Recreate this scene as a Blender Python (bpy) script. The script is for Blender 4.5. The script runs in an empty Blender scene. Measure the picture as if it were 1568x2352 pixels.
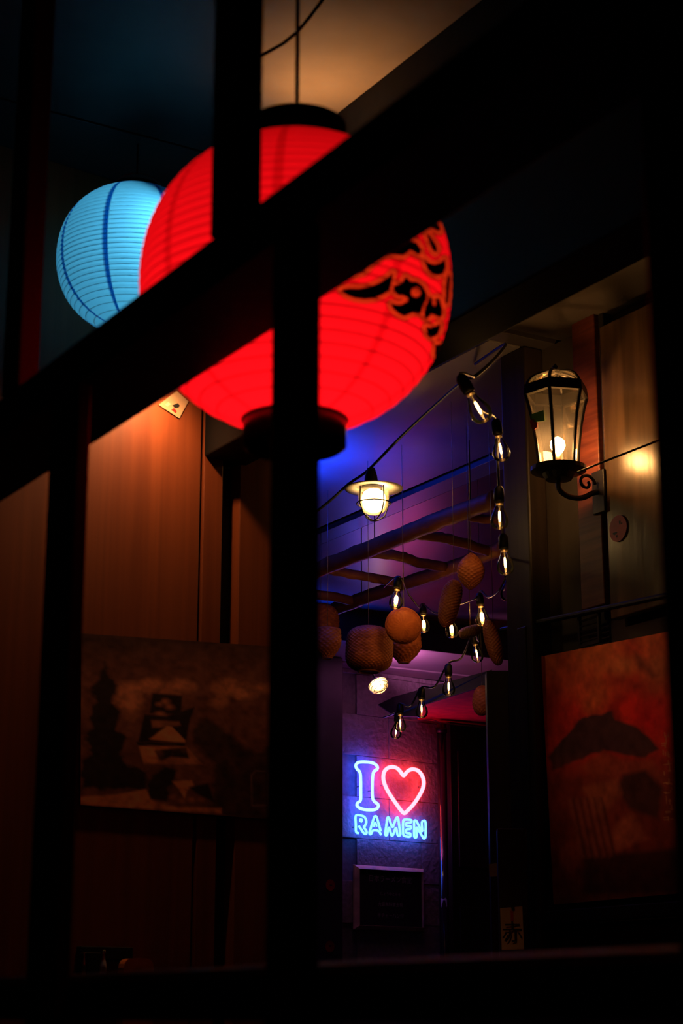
import bpy, bmesh, math, random
import numpy as np
from math import sin, cos, radians, hypot, pi
from mathutils import Vector, Matrix

random.seed(5)
rng = np.random.default_rng(7)
scene = bpy.context.scene
COL = scene.collection

# ------------------------------------------------------------------ camera
F = 4200.0                       # focal length in pixels of the 1568x2352 frame
TH = radians(15.36)              # the camera looks up
EYE = Vector((0, 0, 1.5))
cam = bpy.data.cameras.new('camera')
cam.sensor_width = 36.0
cam.lens = F / 2352.0 * 36.0
cam.clip_start = 0.05
cam.dof.use_dof = True
cam.dof.focus_distance = 8.6
cam.dof.aperture_fstop = 7.0
camo = bpy.data.objects.new('camera', cam)
COL.objects.link(camo)
camo.location = EYE
camo.rotation_euler = (pi / 2 + TH, 0, 0)
scene.camera = camo

# ------------------------------------------------------------------ world and exposure
world = bpy.data.worlds.new('night')
scene.world = world
world.use_nodes = True
bg = world.node_tree.nodes['Background']
bg.inputs[0].default_value = (0.55, 0.42, 0.36, 1)
bg.inputs[1].default_value = 0.0018
scene.view_settings.view_transform = 'Standard'
scene.view_settings.look = 'None'
scene.view_settings.exposure = 0.0
scene.view_settings.gamma = 1.0
scene.view_settings.use_curve_mapping = False

# ------------------------------------------------------------------ survey helpers
AZ = radians(31.2)
U = Vector((-sin(AZ), cos(AZ), 0))       # along the screen, away to the left
V = Vector((cos(AZ), sin(AZ), 0))        # across the alley, away to the right
A2 = radians(52)
W = Vector((sin(A2), cos(A2), 0))        # run of the two end walls
WN = Vector((cos(A2), -sin(A2), 0))      # their facing direction (towards the camera)
Z = Vector((0, 0, 1))
FWD = Vector((0, cos(TH), sin(TH)))
ZC = 4.0                                 # ceiling height


def ray(x, y):
    px = x - 784.0
    up = 1176.0 - y
    return Vector((px, F * cos(TH) - up * sin(TH), F * sin(TH) + up * cos(TH))) / F


def PZ(x, y, z):
    r = ray(x, y)
    return EYE + r * ((z - EYE.z) / r.z)


def PD(x, y, d):
    r = ray(x, y)
    return EYE + r * (d / hypot(r.x, r.y))


def PB(x, y, b):
    r = ray(x, y)
    return EYE + r * (b / r.dot(V))


def PP(x, y, p0, n):
    r = ray(x, y)
    return EYE + r * ((p0 - EYE).dot(n) / r.dot(n))


def PK(x, y, k):
    return EYE + ray(x, y) * k


def mpp(p):
    return (p - EYE).dot(FWD) / F


def AB(a, b, z):
    return U * a + V * b + Z * z


# ------------------------------------------------------------------ mesh builder
class MB:
    def __init__(self):
        self.v = []
        self.f = []

    def add(self, vs, fs):
        o = len(self.v)
        self.v += [Vector(p) for p in vs]
        self.f += [tuple(i + o for i in f) for f in fs]
        return self

    def box(self, c, ax, ay, az, sx, sy, sz, bev=0.0):
        """box with centre c, unit axes and full sizes; bev chamfers it"""
        bm = bmesh.new()
        bmesh.ops.create_cube(bm, size=1.0)
        for v in bm.verts:
            v.co = Vector((v.co.x * sx, v.co.y * sy, v.co.z * sz))
        if bev > 0:
            bmesh.ops.bevel(bm, geom=bm.edges[:], offset=bev, segments=2, affect='EDGES', profile=0.5)
        bm.verts.ensure_lookup_table()
        vs = [c + ax * v.co.x + ay * v.co.y + az * v.co.z for v in bm.verts]
        fs = [[v.index for v in f.verts] for f in bm.faces]
        bm.free()
        return self.add(vs, fs)

    def tube(self, pts, r, n=10, closed=False, caps=True):
        pts = [Vector(p) for p in pts]
        m = len(pts)
        rs = r if isinstance(r, (list, tuple)) else [r] * m
        vs, fs = [], []
        ref = None
        for i, p in enumerate(pts):
            if closed:
                t = pts[(i + 1) % m] - pts[i - 1]
            else:
                t = pts[min(i + 1, m - 1)] - pts[max(i - 1, 0)]
            if t.length < 1e-9:
                t = Vector((0, 0, 1))
            t.normalize()
            if ref is None:
                ref = Vector((0, 0, 1)) if abs(t.z) < 0.9 else Vector((1, 0, 0))
            a = (ref - t * ref.dot(t))
            if a.length < 1e-6:
                a = t.orthogonal()
            a.normalize()
            ref = a
            b = t.cross(a)
            for k in range(n):
                q = 2 * pi * k / n
                vs.append(p + (a * cos(q) + b * sin(q)) * rs[i])
        for i in range(m if closed else m - 1):
            j = (i + 1) % m
            for k in range(n):
                k2 = (k + 1) % n
                fs.append((i * n + k, i * n + k2, j * n + k2, j * n + k))
        if caps and not closed:
            fs.append(tuple(range(n - 1, -1, -1)))
            fs.append(tuple((m - 1) * n + k for k in range(n)))
        return self.add(vs, fs)

    def lathe(self, prof, c=Vector((0, 0, 0)), n=32, rot=None, cap=False):
        """prof: (r, z) points, spun about local z"""
        vs, fs = [], []
        m = len(prof)
        for (r, z) in prof:
            for k in range(n):
                q = 2 * pi * k / n
                p = Vector((r * cos(q), r * sin(q), z))
                if rot is not None:
                    p = rot @ p
                vs.append(Vector(c) + p)
        for i in range(m - 1):
            for k in range(n):
                k2 = (k + 1) % n
                fs.append((i * n + k, i * n + k2, (i + 1) * n + k2, (i + 1) * n + k))
        if cap:
            fs.append(tuple(range(n - 1, -1, -1)))
            fs.append(tuple((m - 1) * n + k for k in range(n)))
        return self.add(vs, fs)

    def slab(self, pts, off):
        """polygon pts extruded by the vector off"""
        n = len(pts)
        pts = [Vector(p) for p in pts]
        vs = pts + [p + off for p in pts]
        fs = [tuple(range(n)), tuple(range(2 * n - 1, n - 1, -1))]
        for i in range(n):
            j = (i + 1) % n
            fs.append((i, i + n, j + n, j))
        return self.add(vs, fs)


def setp(o, label=None, cat=None, group=None, kind=None):
    if label:
        o['label'] = label
    if cat:
        o['category'] = cat
    if group:
        o['group'] = group
    if kind:
        o['kind'] = kind
    return o


def thing(name, loc, label, cat, group=None, kind=None):
    o = bpy.data.objects.new(name, None)
    o.empty_display_size = 0.05
    COL.objects.link(o)
    o.location = loc
    return setp(o, label, cat, group, kind)


def obj(name, mb, mat, parent=None, smooth=False, base=None, local=False):
    """link a mesh; world coordinates unless local.  base: root location for nested parts"""
    if base is None:
        if parent is not None:
            base = Vector(parent.location)
            q = parent.parent
            while q is not None:
                base = base + Vector(q.location)
                q = q.parent
        else:
            lo = [min(v[i] for v in mb.v) for i in range(3)]
            hi = [max(v[i] for v in mb.v) for i in range(3)]
            base = Vector(((lo[0] + hi[0]) / 2, (lo[1] + hi[1]) / 2, lo[2]))
    if local:
        base = Vector((0, 0, 0))
    me = bpy.data.meshes.new(name)
    me.from_pydata([tuple(v - base) for v in mb.v], [], mb.f)
    bm = bmesh.new()
    bm.from_mesh(me)
    bmesh.ops.recalc_face_normals(bm, faces=bm.faces)
    bm.to_mesh(me)
    bm.free()
    if smooth:
        me.polygons.foreach_set('use_smooth', [True] * len(me.polygons))
    if mat is not None:
        me.materials.append(mat)
    o = bpy.data.objects.new(name, me)
    COL.objects.link(o)
    if parent is not None:
        o.parent = parent
    elif not local:
        o.location = base
    return o


def copy_tree(o, parent=None):
    c = o.copy()
    COL.objects.link(c)
    c.parent = parent
    for ch in o.children:
        copy_tree(ch, c)
    return c


def lamp(name, kind, power, color, loc, parent, radius=0.02, **kw):
    l = bpy.data.lights.new(name, kind)
    l.energy = power
    l.color = color
    if kind in ('POINT', 'SPOT'):
        l.shadow_soft_size = radius
    for k, v in kw.items():
        if k != 'aim':
            setattr(l, k, v)
    o = bpy.data.objects.new(name, l)
    COL.objects.link(o)
    o.parent = parent
    o.location = Vector(loc) - Vector(parent.location)
    if 'aim' in kw:
        o.rotation_euler = Vector(kw['aim']).to_track_quat('-Z', 'Y').to_euler()
    return o


# ------------------------------------------------------------------ materials
def new_mat(name):
    m = bpy.data.materials.new(name)
    m.use_nodes = True
    nt = m.node_tree
    b = nt.nodes['Principled BSDF']
    return m, nt, b


def plain(name, col, rough=0.6, metal=0.0, var=0.25, scale=12.0, bump=0.0, spec=0.5):
    m, nt, b = new_mat(name)
    N, L = nt.nodes, nt.links
    tc = N.new('ShaderNodeTexCoord')
    no = N.new('ShaderNodeTexNoise')
    no.inputs['Scale'].default_value = scale
    no.inputs['Detail'].default_value = 5
    L.new(tc.outputs['Object'], no.inputs['Vector'])
    rp = N.new('ShaderNodeValToRGB')
    rp.color_ramp.elements[0].position = 0.3
    rp.color_ramp.elements[1].position = 0.7
    rp.color_ramp.elements[0].color = (*[c * (1 - var) for c in col], 1)
    rp.color_ramp.elements[1].color = (*[min(1, c * (1 + var)) for c in col], 1)
    L.new(no.outputs['Fac'], rp.inputs['Fac'])
    L.new(rp.outputs['Color'], b.inputs['Base Color'])
    b.inputs['Roughness'].default_value = rough
    b.inputs['Metallic'].default_value = metal
    b.inputs['Specular IOR Level'].default_value = spec
    if bump > 0:
        bp = N.new('ShaderNodeBump')
        bp.inputs['Strength'].default_value = bump
        bp.inputs['Distance'].default_value = 0.01
        L.new(no.outputs['Fac'], bp.inputs['Height'])
        L.new(bp.outputs['Normal'], b.inputs['Normal'])
    return m


def wood(name, c1, c2, stretch=(14, 14, 0.7), rough=0.55, bump=0.15, spec=0.4, rotz=0.0):
    m, nt, b = new_mat(name)
    N, L = nt.nodes, nt.links
    tc = N.new('ShaderNodeTexCoord')
    mp = N.new('ShaderNodeMapping')
    mp.inputs['Scale'].default_value = stretch
    mp0 = N.new('ShaderNodeMapping')
    mp0.inputs['Rotation'].default_value = (0, 0, rotz)
    L.new(tc.outputs['Object'], mp0.inputs['Vector'])
    L.new(mp0.outputs['Vector'], mp.inputs['Vector'])
    no = N.new('ShaderNodeTexNoise')
    no.inputs['Scale'].default_value = 2.2
    no.inputs['Detail'].default_value = 7
    no.inputs['Distortion'].default_value = 0.6
    L.new(mp.outputs['Vector'], no.inputs['Vector'])
    rp = N.new('ShaderNodeValToRGB')
    rp.color_ramp.elements[0].position = 0.32
    rp.color_ramp.elements[1].position = 0.68
    rp.color_ramp.elements[0].color = (*c1, 1)
    rp.color_ramp.elements[1].color = (*c2, 1)
    L.new(no.outputs['Fac'], rp.inputs['Fac'])
    L.new(rp.outputs['Color'], b.inputs['Base Color'])
    b.inputs['Roughness'].default_value = rough
    b.inputs['Specular IOR Level'].default_value = spec
    bp = N.new('ShaderNodeBump')
    bp.inputs['Strength'].default_value = bump
    bp.inputs['Distance'].default_value = 0.004
    L.new(no.outputs['Fac'], bp.inputs['Height'])
    L.new(bp.outputs['Normal'], b.inputs['Normal'])
    return m


def emit(name, col, strength):
    m, nt, b = new_mat(name)
    N, L = nt.nodes, nt.links
    e = N.new('ShaderNodeEmission')
    e.inputs[0].default_value = (*col, 1)
    e.inputs[1].default_value = strength
    L.new(e.outputs[0], N['Material Output'].inputs['Surface'])
    return m


def thin_glass(name, tint=(1, 1, 1), gloss=(1, 1, 1), edge=0.35, dust=0.0, rough=0.03):
    """thin blown glass: see-through with a mirror-like sheen that grows towards the rim"""
    m, nt, b = new_mat(name)
    N, L = nt.nodes, nt.links
    t = N.new('ShaderNodeBsdfTransparent')
    t.inputs[0].default_value = (*tint, 1)
    g = N.new('ShaderNodeBsdfGlossy')
    g.inputs['Color'].default_value = (*gloss, 1)
    g.inputs['Roughness'].default_value = rough
    fr = N.new('ShaderNodeFresnel')
    fr.inputs['IOR'].default_value = 1.45
    mx = N.new('ShaderNodeMixShader')
    L.new(fr.outputs[0], mx.inputs['Fac'])
    L.new(t.outputs[0], mx.inputs[1])
    L.new(g.outputs[0], mx.inputs[2])
    last = mx
    if dust > 0:
        tl = N.new('ShaderNodeBsdfTranslucent')
        tl.inputs[0].default_value = (*gloss, 1)
        m2 = N.new('ShaderNodeMixShader')
        m2.inputs['Fac'].default_value = dust
        L.new(mx.outputs[0], m2.inputs[1])
        L.new(tl.outputs[0], m2.inputs[2])
        last = m2
    L.new(last.outputs[0], N['Material Output'].inputs['Surface'])
    return m


def vcol(name, rough=0.5, spec=0.3):
    """flat print: colours stored on the sheet's own vertices"""
    m, nt, b = new_mat(name)
    N, L = nt.nodes, nt.links
    at = N.new('ShaderNodeAttribute')
    at.attribute_name = 'print'
    L.new(at.outputs['Color'], b.inputs['Base Color'])
    b.inputs['Roughness'].default_value = rough
    b.inputs['Specular IOR Level'].default_value = spec
    return m


def paper_shade(name, col, seam, ink=False):
    """lantern paper: light passes through; doubled paper along the seams passes less"""
    m, nt, b = new_mat(name)
    N, L = nt.nodes, nt.links
    tc = N.new('ShaderNodeAttribute')
    tc.attribute_name = 'seam'
    mix = N.new('ShaderNodeMix')
    mix.data_type = 'RGBA'
    mix.inputs['A'].default_value = (*col, 1)
    mix.inputs['B'].default_value = (*seam, 1)
    L.new(tc.outputs['Fac'], mix.inputs['Factor'])
    tr = N.new('ShaderNodeBsdfTranslucent')
    df = N.new('ShaderNodeBsdfDiffuse')
    L.new(mix.outputs['Result'], tr.inputs['Color'])
    df.inputs['Color'].default_value = (*[c * 0.5 for c in col], 1)
    ms = N.new('ShaderNodeMixShader')
    ms.inputs['Fac'].default_value = 0.25
    L.new(tr.outputs[0], ms.inputs[1])
    L.new(df.outputs[0], ms.inputs[2])
    last = ms
    if ink:
        at = N.new('ShaderNodeAttribute')
        at.attribute_name = 'ink'

        def step(edge, lo, hi):
            mr = N.new('ShaderNodeMapRange')
            mr.inputs['From Min'].default_value = edge - 0.8
            mr.inputs['From Max'].default_value = edge + 0.8
            mr.inputs['To Min'].default_value = lo
            mr.inputs['To Max'].default_value = hi
            L.new(at.outputs['Fac'], mr.inputs['Value'])
            return mr
        trim = N.new('ShaderNodeBsdfTranslucent')
        trim.inputs[0].default_value = (0.42, 0.022, 0.004, 1)
        line = N.new('ShaderNodeBsdfTranslucent')
        line.inputs[0].default_value = (0.10, 0.0, 0.0005, 1)
        blk = N.new('ShaderNodeBsdfDiffuse')
        blk.inputs[0].default_value = (0.008, 0.005, 0.005, 1)
        for edge, sh in ((11.0, line), (8.5, trim), (1.5, line), (0.3, blk)):
            s = step(edge, 0.0, 1.0)
            mm = N.new('ShaderNodeMixShader')
            L.new(s.outputs[0], mm.inputs['Fac'])
            L.new(sh.outputs[0], mm.inputs[1])
            L.new(last.outputs[0], mm.inputs[2])
            last = mm
    L.new(last.outputs[0], N['Material Output'].inputs['Surface'])
    return m


M = {}
M['frame'] = wood('blackened_timber', (0.010, 0.007, 0.005), (0.022, 0.015, 0.010), rough=0.5)
M['framel'] = wood('blackened_timber_long', (0.012, 0.009, 0.006), (0.026, 0.019, 0.012), (2, 14, 14), rough=0.55)
M['beam'] = plain('black_paint', (0.006, 0.005, 0.005), 0.7, spec=0.2)
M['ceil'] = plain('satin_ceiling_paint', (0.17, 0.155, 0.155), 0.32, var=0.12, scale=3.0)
M['ceillit'] = plain('lit_ceiling_tan', (0.40, 0.27, 0.16), 0.75, var=0.15, scale=4.0)  # paler ceiling colour where the uplight's pool falls
M['ceilmid'] = plain('shaded_ceiling_brown', (0.045, 0.038, 0.036), 0.5, var=0.15, scale=3.0)  # ceiling paint darkened, shade put into the colour
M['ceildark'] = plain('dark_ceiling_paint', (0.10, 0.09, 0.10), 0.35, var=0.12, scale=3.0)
M['ceilblack'] = wood('shaded_ceiling_board', (0.014, 0.010, 0.009), (0.03, 0.02, 0.016), (3, 3, 3), rough=0.6)  # shade of the near ceiling put into its colour
M['floor'] = plain('wet_asphalt', (0.03, 0.03, 0.03), 0.5)
M['panel'] = wood('red_cedar_panel', (0.17, 0.036, 0.009), (0.25, 0.058, 0.015), (10, 10, 0.35), rough=0.55, bump=0.08)
M['gap'] = plain('black_gap', (0.006, 0.005, 0.005), 0.8)
M['sidewood'] = wood('weathered_side_wood', (0.065, 0.038, 0.02), (0.15, 0.085, 0.046), (7, 7, 0.6), rough=0.27, bump=0.3, spec=0.6)
M['sidered'] = wood('red_brown_side_wood', (0.08, 0.016, 0.008), (0.17, 0.04, 0.02), (1.5, 1.5, 20), rough=0.5)
M['sideplain'] = plain('smoked_plaster', (0.05, 0.040, 0.034), 0.85, var=0.2, scale=5, bump=0.1)
M['post'] = wood('smoked_post', (0.014, 0.010, 0.009), (0.030, 0.020, 0.016), rough=0.45)
M['block'] = plain('rough_grey_block', (0.20, 0.185, 0.18), 0.8, var=0.2, scale=30, bump=0.9)
M['mortar'] = plain('mortar', (0.14, 0.13, 0.125), 0.9, var=0.2, scale=30, bump=0.4)
M['darkwall'] = plain('dark_purple_plaster', (0.018, 0.013, 0.015), 0.7, var=0.3, scale=9, bump=0.2)
M['pole'] = wood('peeled_pole', (0.24, 0.075, 0.035), (0.40, 0.14, 0.06), (3, 3, 3), rough=0.5, bump=0.3)
M['wicker'] = wood('woven_cane', (0.40, 0.10, 0.03), (0.60, 0.17, 0.05), (9, 9, 9), rough=0.55, bump=0.25)
M['wickerl'] = wood('pale_cane', (0.55, 0.26, 0.06), (0.75, 0.38, 0.10), (9, 9, 9), rough=0.55, bump=0.25)
M['black'] = plain('black_lacquer', (0.008, 0.006, 0.006), 0.3)
M['metal'] = plain('black_iron', (0.010, 0.008, 0.007), 0.4, metal=0.3)
M['rubber'] = plain('black_rubber', (0.010, 0.010, 0.011), 0.5)
M['wire'] = plain('wire_sheath', (0.03, 0.025, 0.03), 0.35)
M['steel'] = plain('bright_wire', (0.5, 0.45, 0.42), 0.3, metal=0.9)
M['brass'] = plain('screw_cap', (0.55, 0.42, 0.28), 0.3, metal=0.9)
M['pipe'] = plain('glossy_black_pipe', (0.015, 0.012, 0.014), 0.08, spec=0.9, var=0.1)
M['glass'] = thin_glass('clear_glass')
M['lampglass'] = thin_glass('lamp_glass', (0.93, 0.86, 0.72), (1, 0.9, 0.75), dust=0.022, rough=0.12)
M['fil'] = emit('led_filament', (1.0, 0.50, 0.13), 26)
M['filhot'] = emit('bright_filament', (1.0, 0.42, 0.09), 65)
M['bulbwarm'] = emit('warm_bulb', (1.0, 0.62, 0.22), 9)
M['bulbhot'] = emit('hot_bulb', (1.0, 0.50, 0.17), 185)
M['bulbwhite'] = emit('warm_white_bulb', (1.0, 0.66, 0.28), 21)
M['shadewhite'] = plain('enamel_shade', (0.55, 0.50, 0.42), 0.4)
M['neonblue'] = emit('blue_neon', (0.026, 0.075, 1.0), 27)
M['neoncyan'] = emit('cyan_neon', (0.020, 0.085, 0.62), 22)
M['neonred'] = emit('red_neon', (1.0, 0.038, 0.048), 21)
M['redpaper'] = paper_shade('red_lantern_paper', (0.88, 0.004, 0.009), (0.62, 0.002, 0.005), ink=True)
M['bluepaper'] = paper_shade('blue_lantern_paper', (0.055, 0.36, 0.62), (0.0, 0.045, 0.26))
M['rib'] = plain('bamboo_hoop_red', (0.5, 0.004, 0.006), 0.6)
M['ribb'] = plain('bamboo_hoop_blue', (0.01, 0.08, 0.16), 0.6)
M['paper'] = plain('aged_paper', (0.50, 0.30, 0.17), 0.7, var=0.12)
M['redpaint'] = plain('red_paint', (0.6, 0.03, 0.04), 0.4)
M['redstick'] = plain('red_sticker', (0.40, 0.014, 0.014), 0.5)
M['ink'] = plain('black_ink', (0.012, 0.01, 0.01), 0.6)
M['chalk'] = plain('chalk', (0.45, 0.42, 0.40), 0.8)
M['slate'] = plain('chalkboard', (0.012, 0.013, 0.014), 0.6)
M['frameboard'] = plain('board_frame', (0.62, 0.44, 0.30), 0.5)
M['orange'] = plain('orange_lacquer', (0.85, 0.24, 0.06), 0.45)
M['white'] = plain('white_card', (0.6, 0.55, 0.62), 0.6)
M['print'] = vcol('poster_print')
M['chrome'] = plain('chrome', (0.75, 0.75, 0.72), 0.15, metal=1.0)

# ------------------------------------------------------------------ the setting
o = obj('floor', MB().box(AB(6, 4, -0.05), U, V, Z, 26, 20, 0.1), M['floor'])
setp(o, 'dark asphalt floor of the alley', 'floor', kind='structure')

# ceiling: panels with recessed joints and a raised coffer, as seen overhead
ceil = thing('ceiling', AB(6, 4, ZC), 'satin painted ceiling of broad panels with dark recessed joints', 'ceiling', kind='structure')


def cpanel(a0, a1, b0, b1, mat='ceil', z=ZC, t=0.03, name='ceiling_panel'):
    obj(name, MB().box(AB((a0 + a1) / 2, (b0 + b1) / 2, z + t / 2), U, V, Z, a1 - a0, b1 - b0, t, 0.003), M[mat], ceil)


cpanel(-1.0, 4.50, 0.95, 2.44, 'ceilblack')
obj('lit_patch', MB().slab([PZ(545, -700, ZC - 0.012), PZ(545, 330, ZC - 0.012), AB(4.6, 2.45, ZC - 0.012), AB(2.2, 2.45, ZC - 0.012)], Z * 0.01), M['ceillit'], ceil)  # lit area put in as a paler patch, edge cut behind the upper post
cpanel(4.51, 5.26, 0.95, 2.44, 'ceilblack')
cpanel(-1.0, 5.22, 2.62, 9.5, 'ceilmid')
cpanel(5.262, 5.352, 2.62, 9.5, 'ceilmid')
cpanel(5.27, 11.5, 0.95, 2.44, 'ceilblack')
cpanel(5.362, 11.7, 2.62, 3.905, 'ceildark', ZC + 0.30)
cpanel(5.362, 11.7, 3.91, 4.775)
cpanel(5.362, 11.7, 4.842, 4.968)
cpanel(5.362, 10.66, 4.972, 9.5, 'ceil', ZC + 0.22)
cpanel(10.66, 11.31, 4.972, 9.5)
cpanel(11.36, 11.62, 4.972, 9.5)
obj('joint_backing', MB().box(AB(5, 5, ZC + 0.36), U, V, Z, 15, 10, 0.04), M['gap'], ceil)
for (a0, a1, b0, b1) in ((5.352, 5.362, 2.62, 3.905), (5.352, 10.66, 4.968, 4.972), (10.655, 10.66, 4.972, 9.5)):
    obj('coffer_edge', MB().box(AB((a0 + a1) / 2, (b0 + b1) / 2, ZC + 0.15), U, V, Z, a1 - a0 + 0.004, b1 - b0, 0.30), M['ceildark'], ceil)

# deep black beam along the alley
o = obj('trim_1', MB().box(AB(3.6, 2.53, 3.58), U, V, Z, 8.6, 0.16, 0.82, 0.006), M['beam'])
setp(o, 'deep black painted beam running along the alley ceiling', 'beam', kind='structure')

# back of the house behind the camera side is open; end wall with the panels
PW0 = PD(400, 1700, 5.4)
pwall = thing('wall_left', Vector((PW0.x, PW0.y, 0)), 'cedar panelled end wall with black joints', 'wall', kind='structure')


def onpw(x, y, off=0.0):
    p0 = PW0 + WN * off
    return PP(x, y, p0, WN)


def wcoord(p, p0=PW0):
    return (p - p0).dot(W)


def wallboard(x0, x1, depth, mat, name='wall_panel', z0=0.0, z1=ZC, th=0.05):
    s0 = wcoord(onpw(x0, 1500))
    s1 = wcoord(onpw(x1, 1500))
    c = PW0 + W * ((s0 + s1) / 2) + WN * (depth - th / 2)
    c.z = (z0 + z1) / 2
    obj(name, MB().box(c, W, WN, Z, abs(s1 - s0), th, z1 - z0, 0.003), M[mat], pwall)


wallboard(-420, -82, 0.0, 'panel')
wallboard(-76, 452, 0.0, 'panel')
wallboard(460, 505, 0.0, 'panel')
wallboard(545, 700, 0.0, 'panel')
wallboard(-420, 700, -0.05, 'gap', 'wall_backing', th=0.06)

# right side of the alley: one block ending at a corner
RB = 4.1
rwall = thing('wall_right', AB(3.2, RB, 0), 'dark smoked side wall of the alley with wooden panels', 'wall', kind='structure')


def onr(x, y, off=0.0):
    return PB(x, y, RB - off)


def rpanel(x0, x1, y0, y1, off, mat, name='wall_panel', th=0.04, ybot=None):
    """panel on the side wall between two pixel columns"""
    ym = (y0 + y1) / 2
    a0 = onr(x0, ym).dot(U)
    a1 = onr(x1, ym).dot(U)
    zt = onr((x0 + x1) / 2, y0).z
    zb = onr((x0 + x1) / 2, y1).z
    c = AB((a0 + a1) / 2, RB - off + th / 2, (zt + zb) / 2)
    return obj(name, MB().box(c, U, V, Z, abs(a0 - a1), th, zt - zb, 0.004), M[mat], rwall)


obj('wall_core', MB().box(AB(2.6, RB + 0.35, 2.0), U, V, Z, 5.85, 0.60, 4.0), M['sideplain'], rwall)
rpanel(1333, 1386, 700, 1400, 0.022, 'sidered')
rpanel(1398, 1600, 700, 1400, 0.022, 'sidewood')
rpanel(1386, 1398, 700, 1400, 0.002, 'gap', 'joint')
rpanel(1222, 1243, 1440, 2300, 0.05, 'post', 'trim_post')
rpanel(1243, 1700, 2078, 2110, 0.035, 'post', 'trim_rail')
p0, p1 = onr(1152, 1447, 0.02), onr(1640, 1345, 0.02)
obj('conduit', MB().tube([p0, p1], 0.011), M['rubber'], rwall)
# corner post of the side wall
o = obj('trim_2', MB().box(AB(5.41, RB - 0.0, 2.0), U, V, Z, 0.16, 0.09, 4.0, 0.008), M['post'])
setp(o, 'black corner post of the side wall behind the wall lantern', 'post', kind='structure')

# far wall of rough blocks with the neon on it
SW0 = PZ(900, 1549, ZC)


def onsw(x, y, off=0.0):
    return PP(x, y, SW0 + WN * off, WN)


fwall = thing('wall_back', Vector((SW0.x, SW0.y, 0)), 'rough grey concrete block wall behind the neon sign', 'wall', kind='structure')
sL = (onsw(785, 1850) - SW0).dot(W)
sR = (onsw(1130, 1850) - SW0).dot(W)
c = SW0 + W * ((sL + sR) / 2) - WN * 0.12
c.z = 2.0
obj('mortar_bed', MB().box(c, W, WN, Z, sR - sL, 0.20, 4.0), M['mortar'], fwall)
BH, BW = 0.305, 0.62
blk = None
row = 0
z = 0.0
while z < 3.99:
    s = sL - (0.31 if row % 2 else 0.0) + 0.14
    while s < sR:
        a, b_ = max(s, sL), min(s + BW, sR)
        h = min(BH, 4.0 - z)
        if b_ - a > 0.03:
            c = SW0 + W * ((a + b_) / 2) - WN * (0.02 + random.uniform(0, 0.004))
            c.z = z + h / 2
            obj('block', MB().box(c, W, WN, Z, b_ - a - 0.004, 0.04, h - 0.004, 0.002), M['block'], fwall)
        s += BW
    z += BH
    row += 1

# dark column left of the block wall, dark door right of it, corner pillar
cl = PP(745, 1850, SW0 + WN * 0.30, WN)
s0 = (PP(640, 1850, SW0 + WN * 0.3, WN) - SW0).dot(W)
s1 = (PP(788, 1850, SW0 + WN * 0.3, WN) - SW0).dot(W)
c = SW0 + W * ((s0 + s1) / 2) + WN * 0.15
c.z = 2.0
o = obj('wall_corner', MB().box(c, W, WN, Z, s1 - s0, 0.30, 4.0, 0.01), M['darkwall'])
setp(o, 'dark purple plastered return wall with two round red stickers', 'wall', kind='structure')


def onpil(x, y):
    return PP(x, y, SW0 + WN * 0.3, WN)


door = thing('door_1', onsw(1070, 2330), 'dark panelled door beside the shiny black pipe', 'door', kind='structure')
s0 = (onsw(1036, 1850, 0.05) - SW0).dot(W)
s1 = (onsw(1135, 1850, 0.05) - SW0).dot(W)
zt = onsw(1070, 1662, 0.05).z
c = SW0 + W * ((s0 + s1) / 2) + WN * 0.025
c.z = zt / 2
leaf = obj('door_leaf', MB().box(c, W, WN, Z, s1 - s0, 0.05, zt, 0.004), M['post'], door)
for k in range(3):
    c2 = SW0 + W * ((s0 + s1) / 2) + WN * 0.055
    c2.z = zt * (0.18 + 0.32 * k)
    obj('door_panel', MB().box(c2, W, WN, Z, (s1 - s0) * 0.7, 0.014, zt * 0.24, 0.004), M['post'], leaf)

pt = PD(1133, 1545, 7.15)
o = obj('trim_3', MB().box(Vector((pt.x, pt.y, pt.z / 2)) + Vector((0.012, 0, 0)), Vector((1, 0, 0)), Vector((0, 1, 0)), Z, 0.086, 0.09, pt.z, 0.003), M['post'])
setp(o, 'slim black lacquered pillar at the corner below the wicker', 'pillar', kind='structure')

# small canopy roof: black board above painting in the wall shadow, red soffit board beneath
def pdpoly(pts, d0, d1):
    """pixel polygon on a sloping board: distance goes from d0 (left) to d1 (right)"""
    xs = [p[0] for p in pts]
    lo, hi = min(xs), max(xs)
    return [PD(x, y, d0 + (d1 - d0) * (x - lo) / (hi - lo)) for x, y in pts]


zs = onsw(960, 1652).z
can = thing('canopy', onsw(1000, 1652), 'small canopy with a red underside above the dark door', 'canopy')
obj('red_soffit', MB().slab([onsw(958, 1652), PZ(975, 1617, zs), PZ(1130, 1568, zs), PZ(1230, 1600, zs), onsw(1130, 1672) * 1.0], Z * 0.02), M['redpaint'], can)
obj('shadow_board', MB().slab(pdpoly([(868, 1618), (905, 1600), (1130, 1538), (1130, 1569), (975, 1618), (962, 1646), (905, 1644)], 13.4, 11.9), Vector((0, 0.04, 0.0))), M['beam'], can)

# ------------------------------------------------------------------ timber screen in front of the camera
SB = 0.9
scr = 'timber screen across the alley mouth'
o = obj('screen_beam', MB().box(AB(1.3, SB + 0.068, 2.352), U, V, Z, 6.0, 0.136, 0.060, 0.006), M['framel'])
setp(o, 'thick blackened beam crossing the screen in front of the red lantern', 'beam')
o = obj('screen_rail', MB().box(AB(1.3, SB + 0.053, 1.521), U, V, Z, 6.0, 0.06, 0.056, 0.012), M['framel'])
setp(o, 'low blackened rail joining the feet of the screen posts', 'rail')


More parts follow.
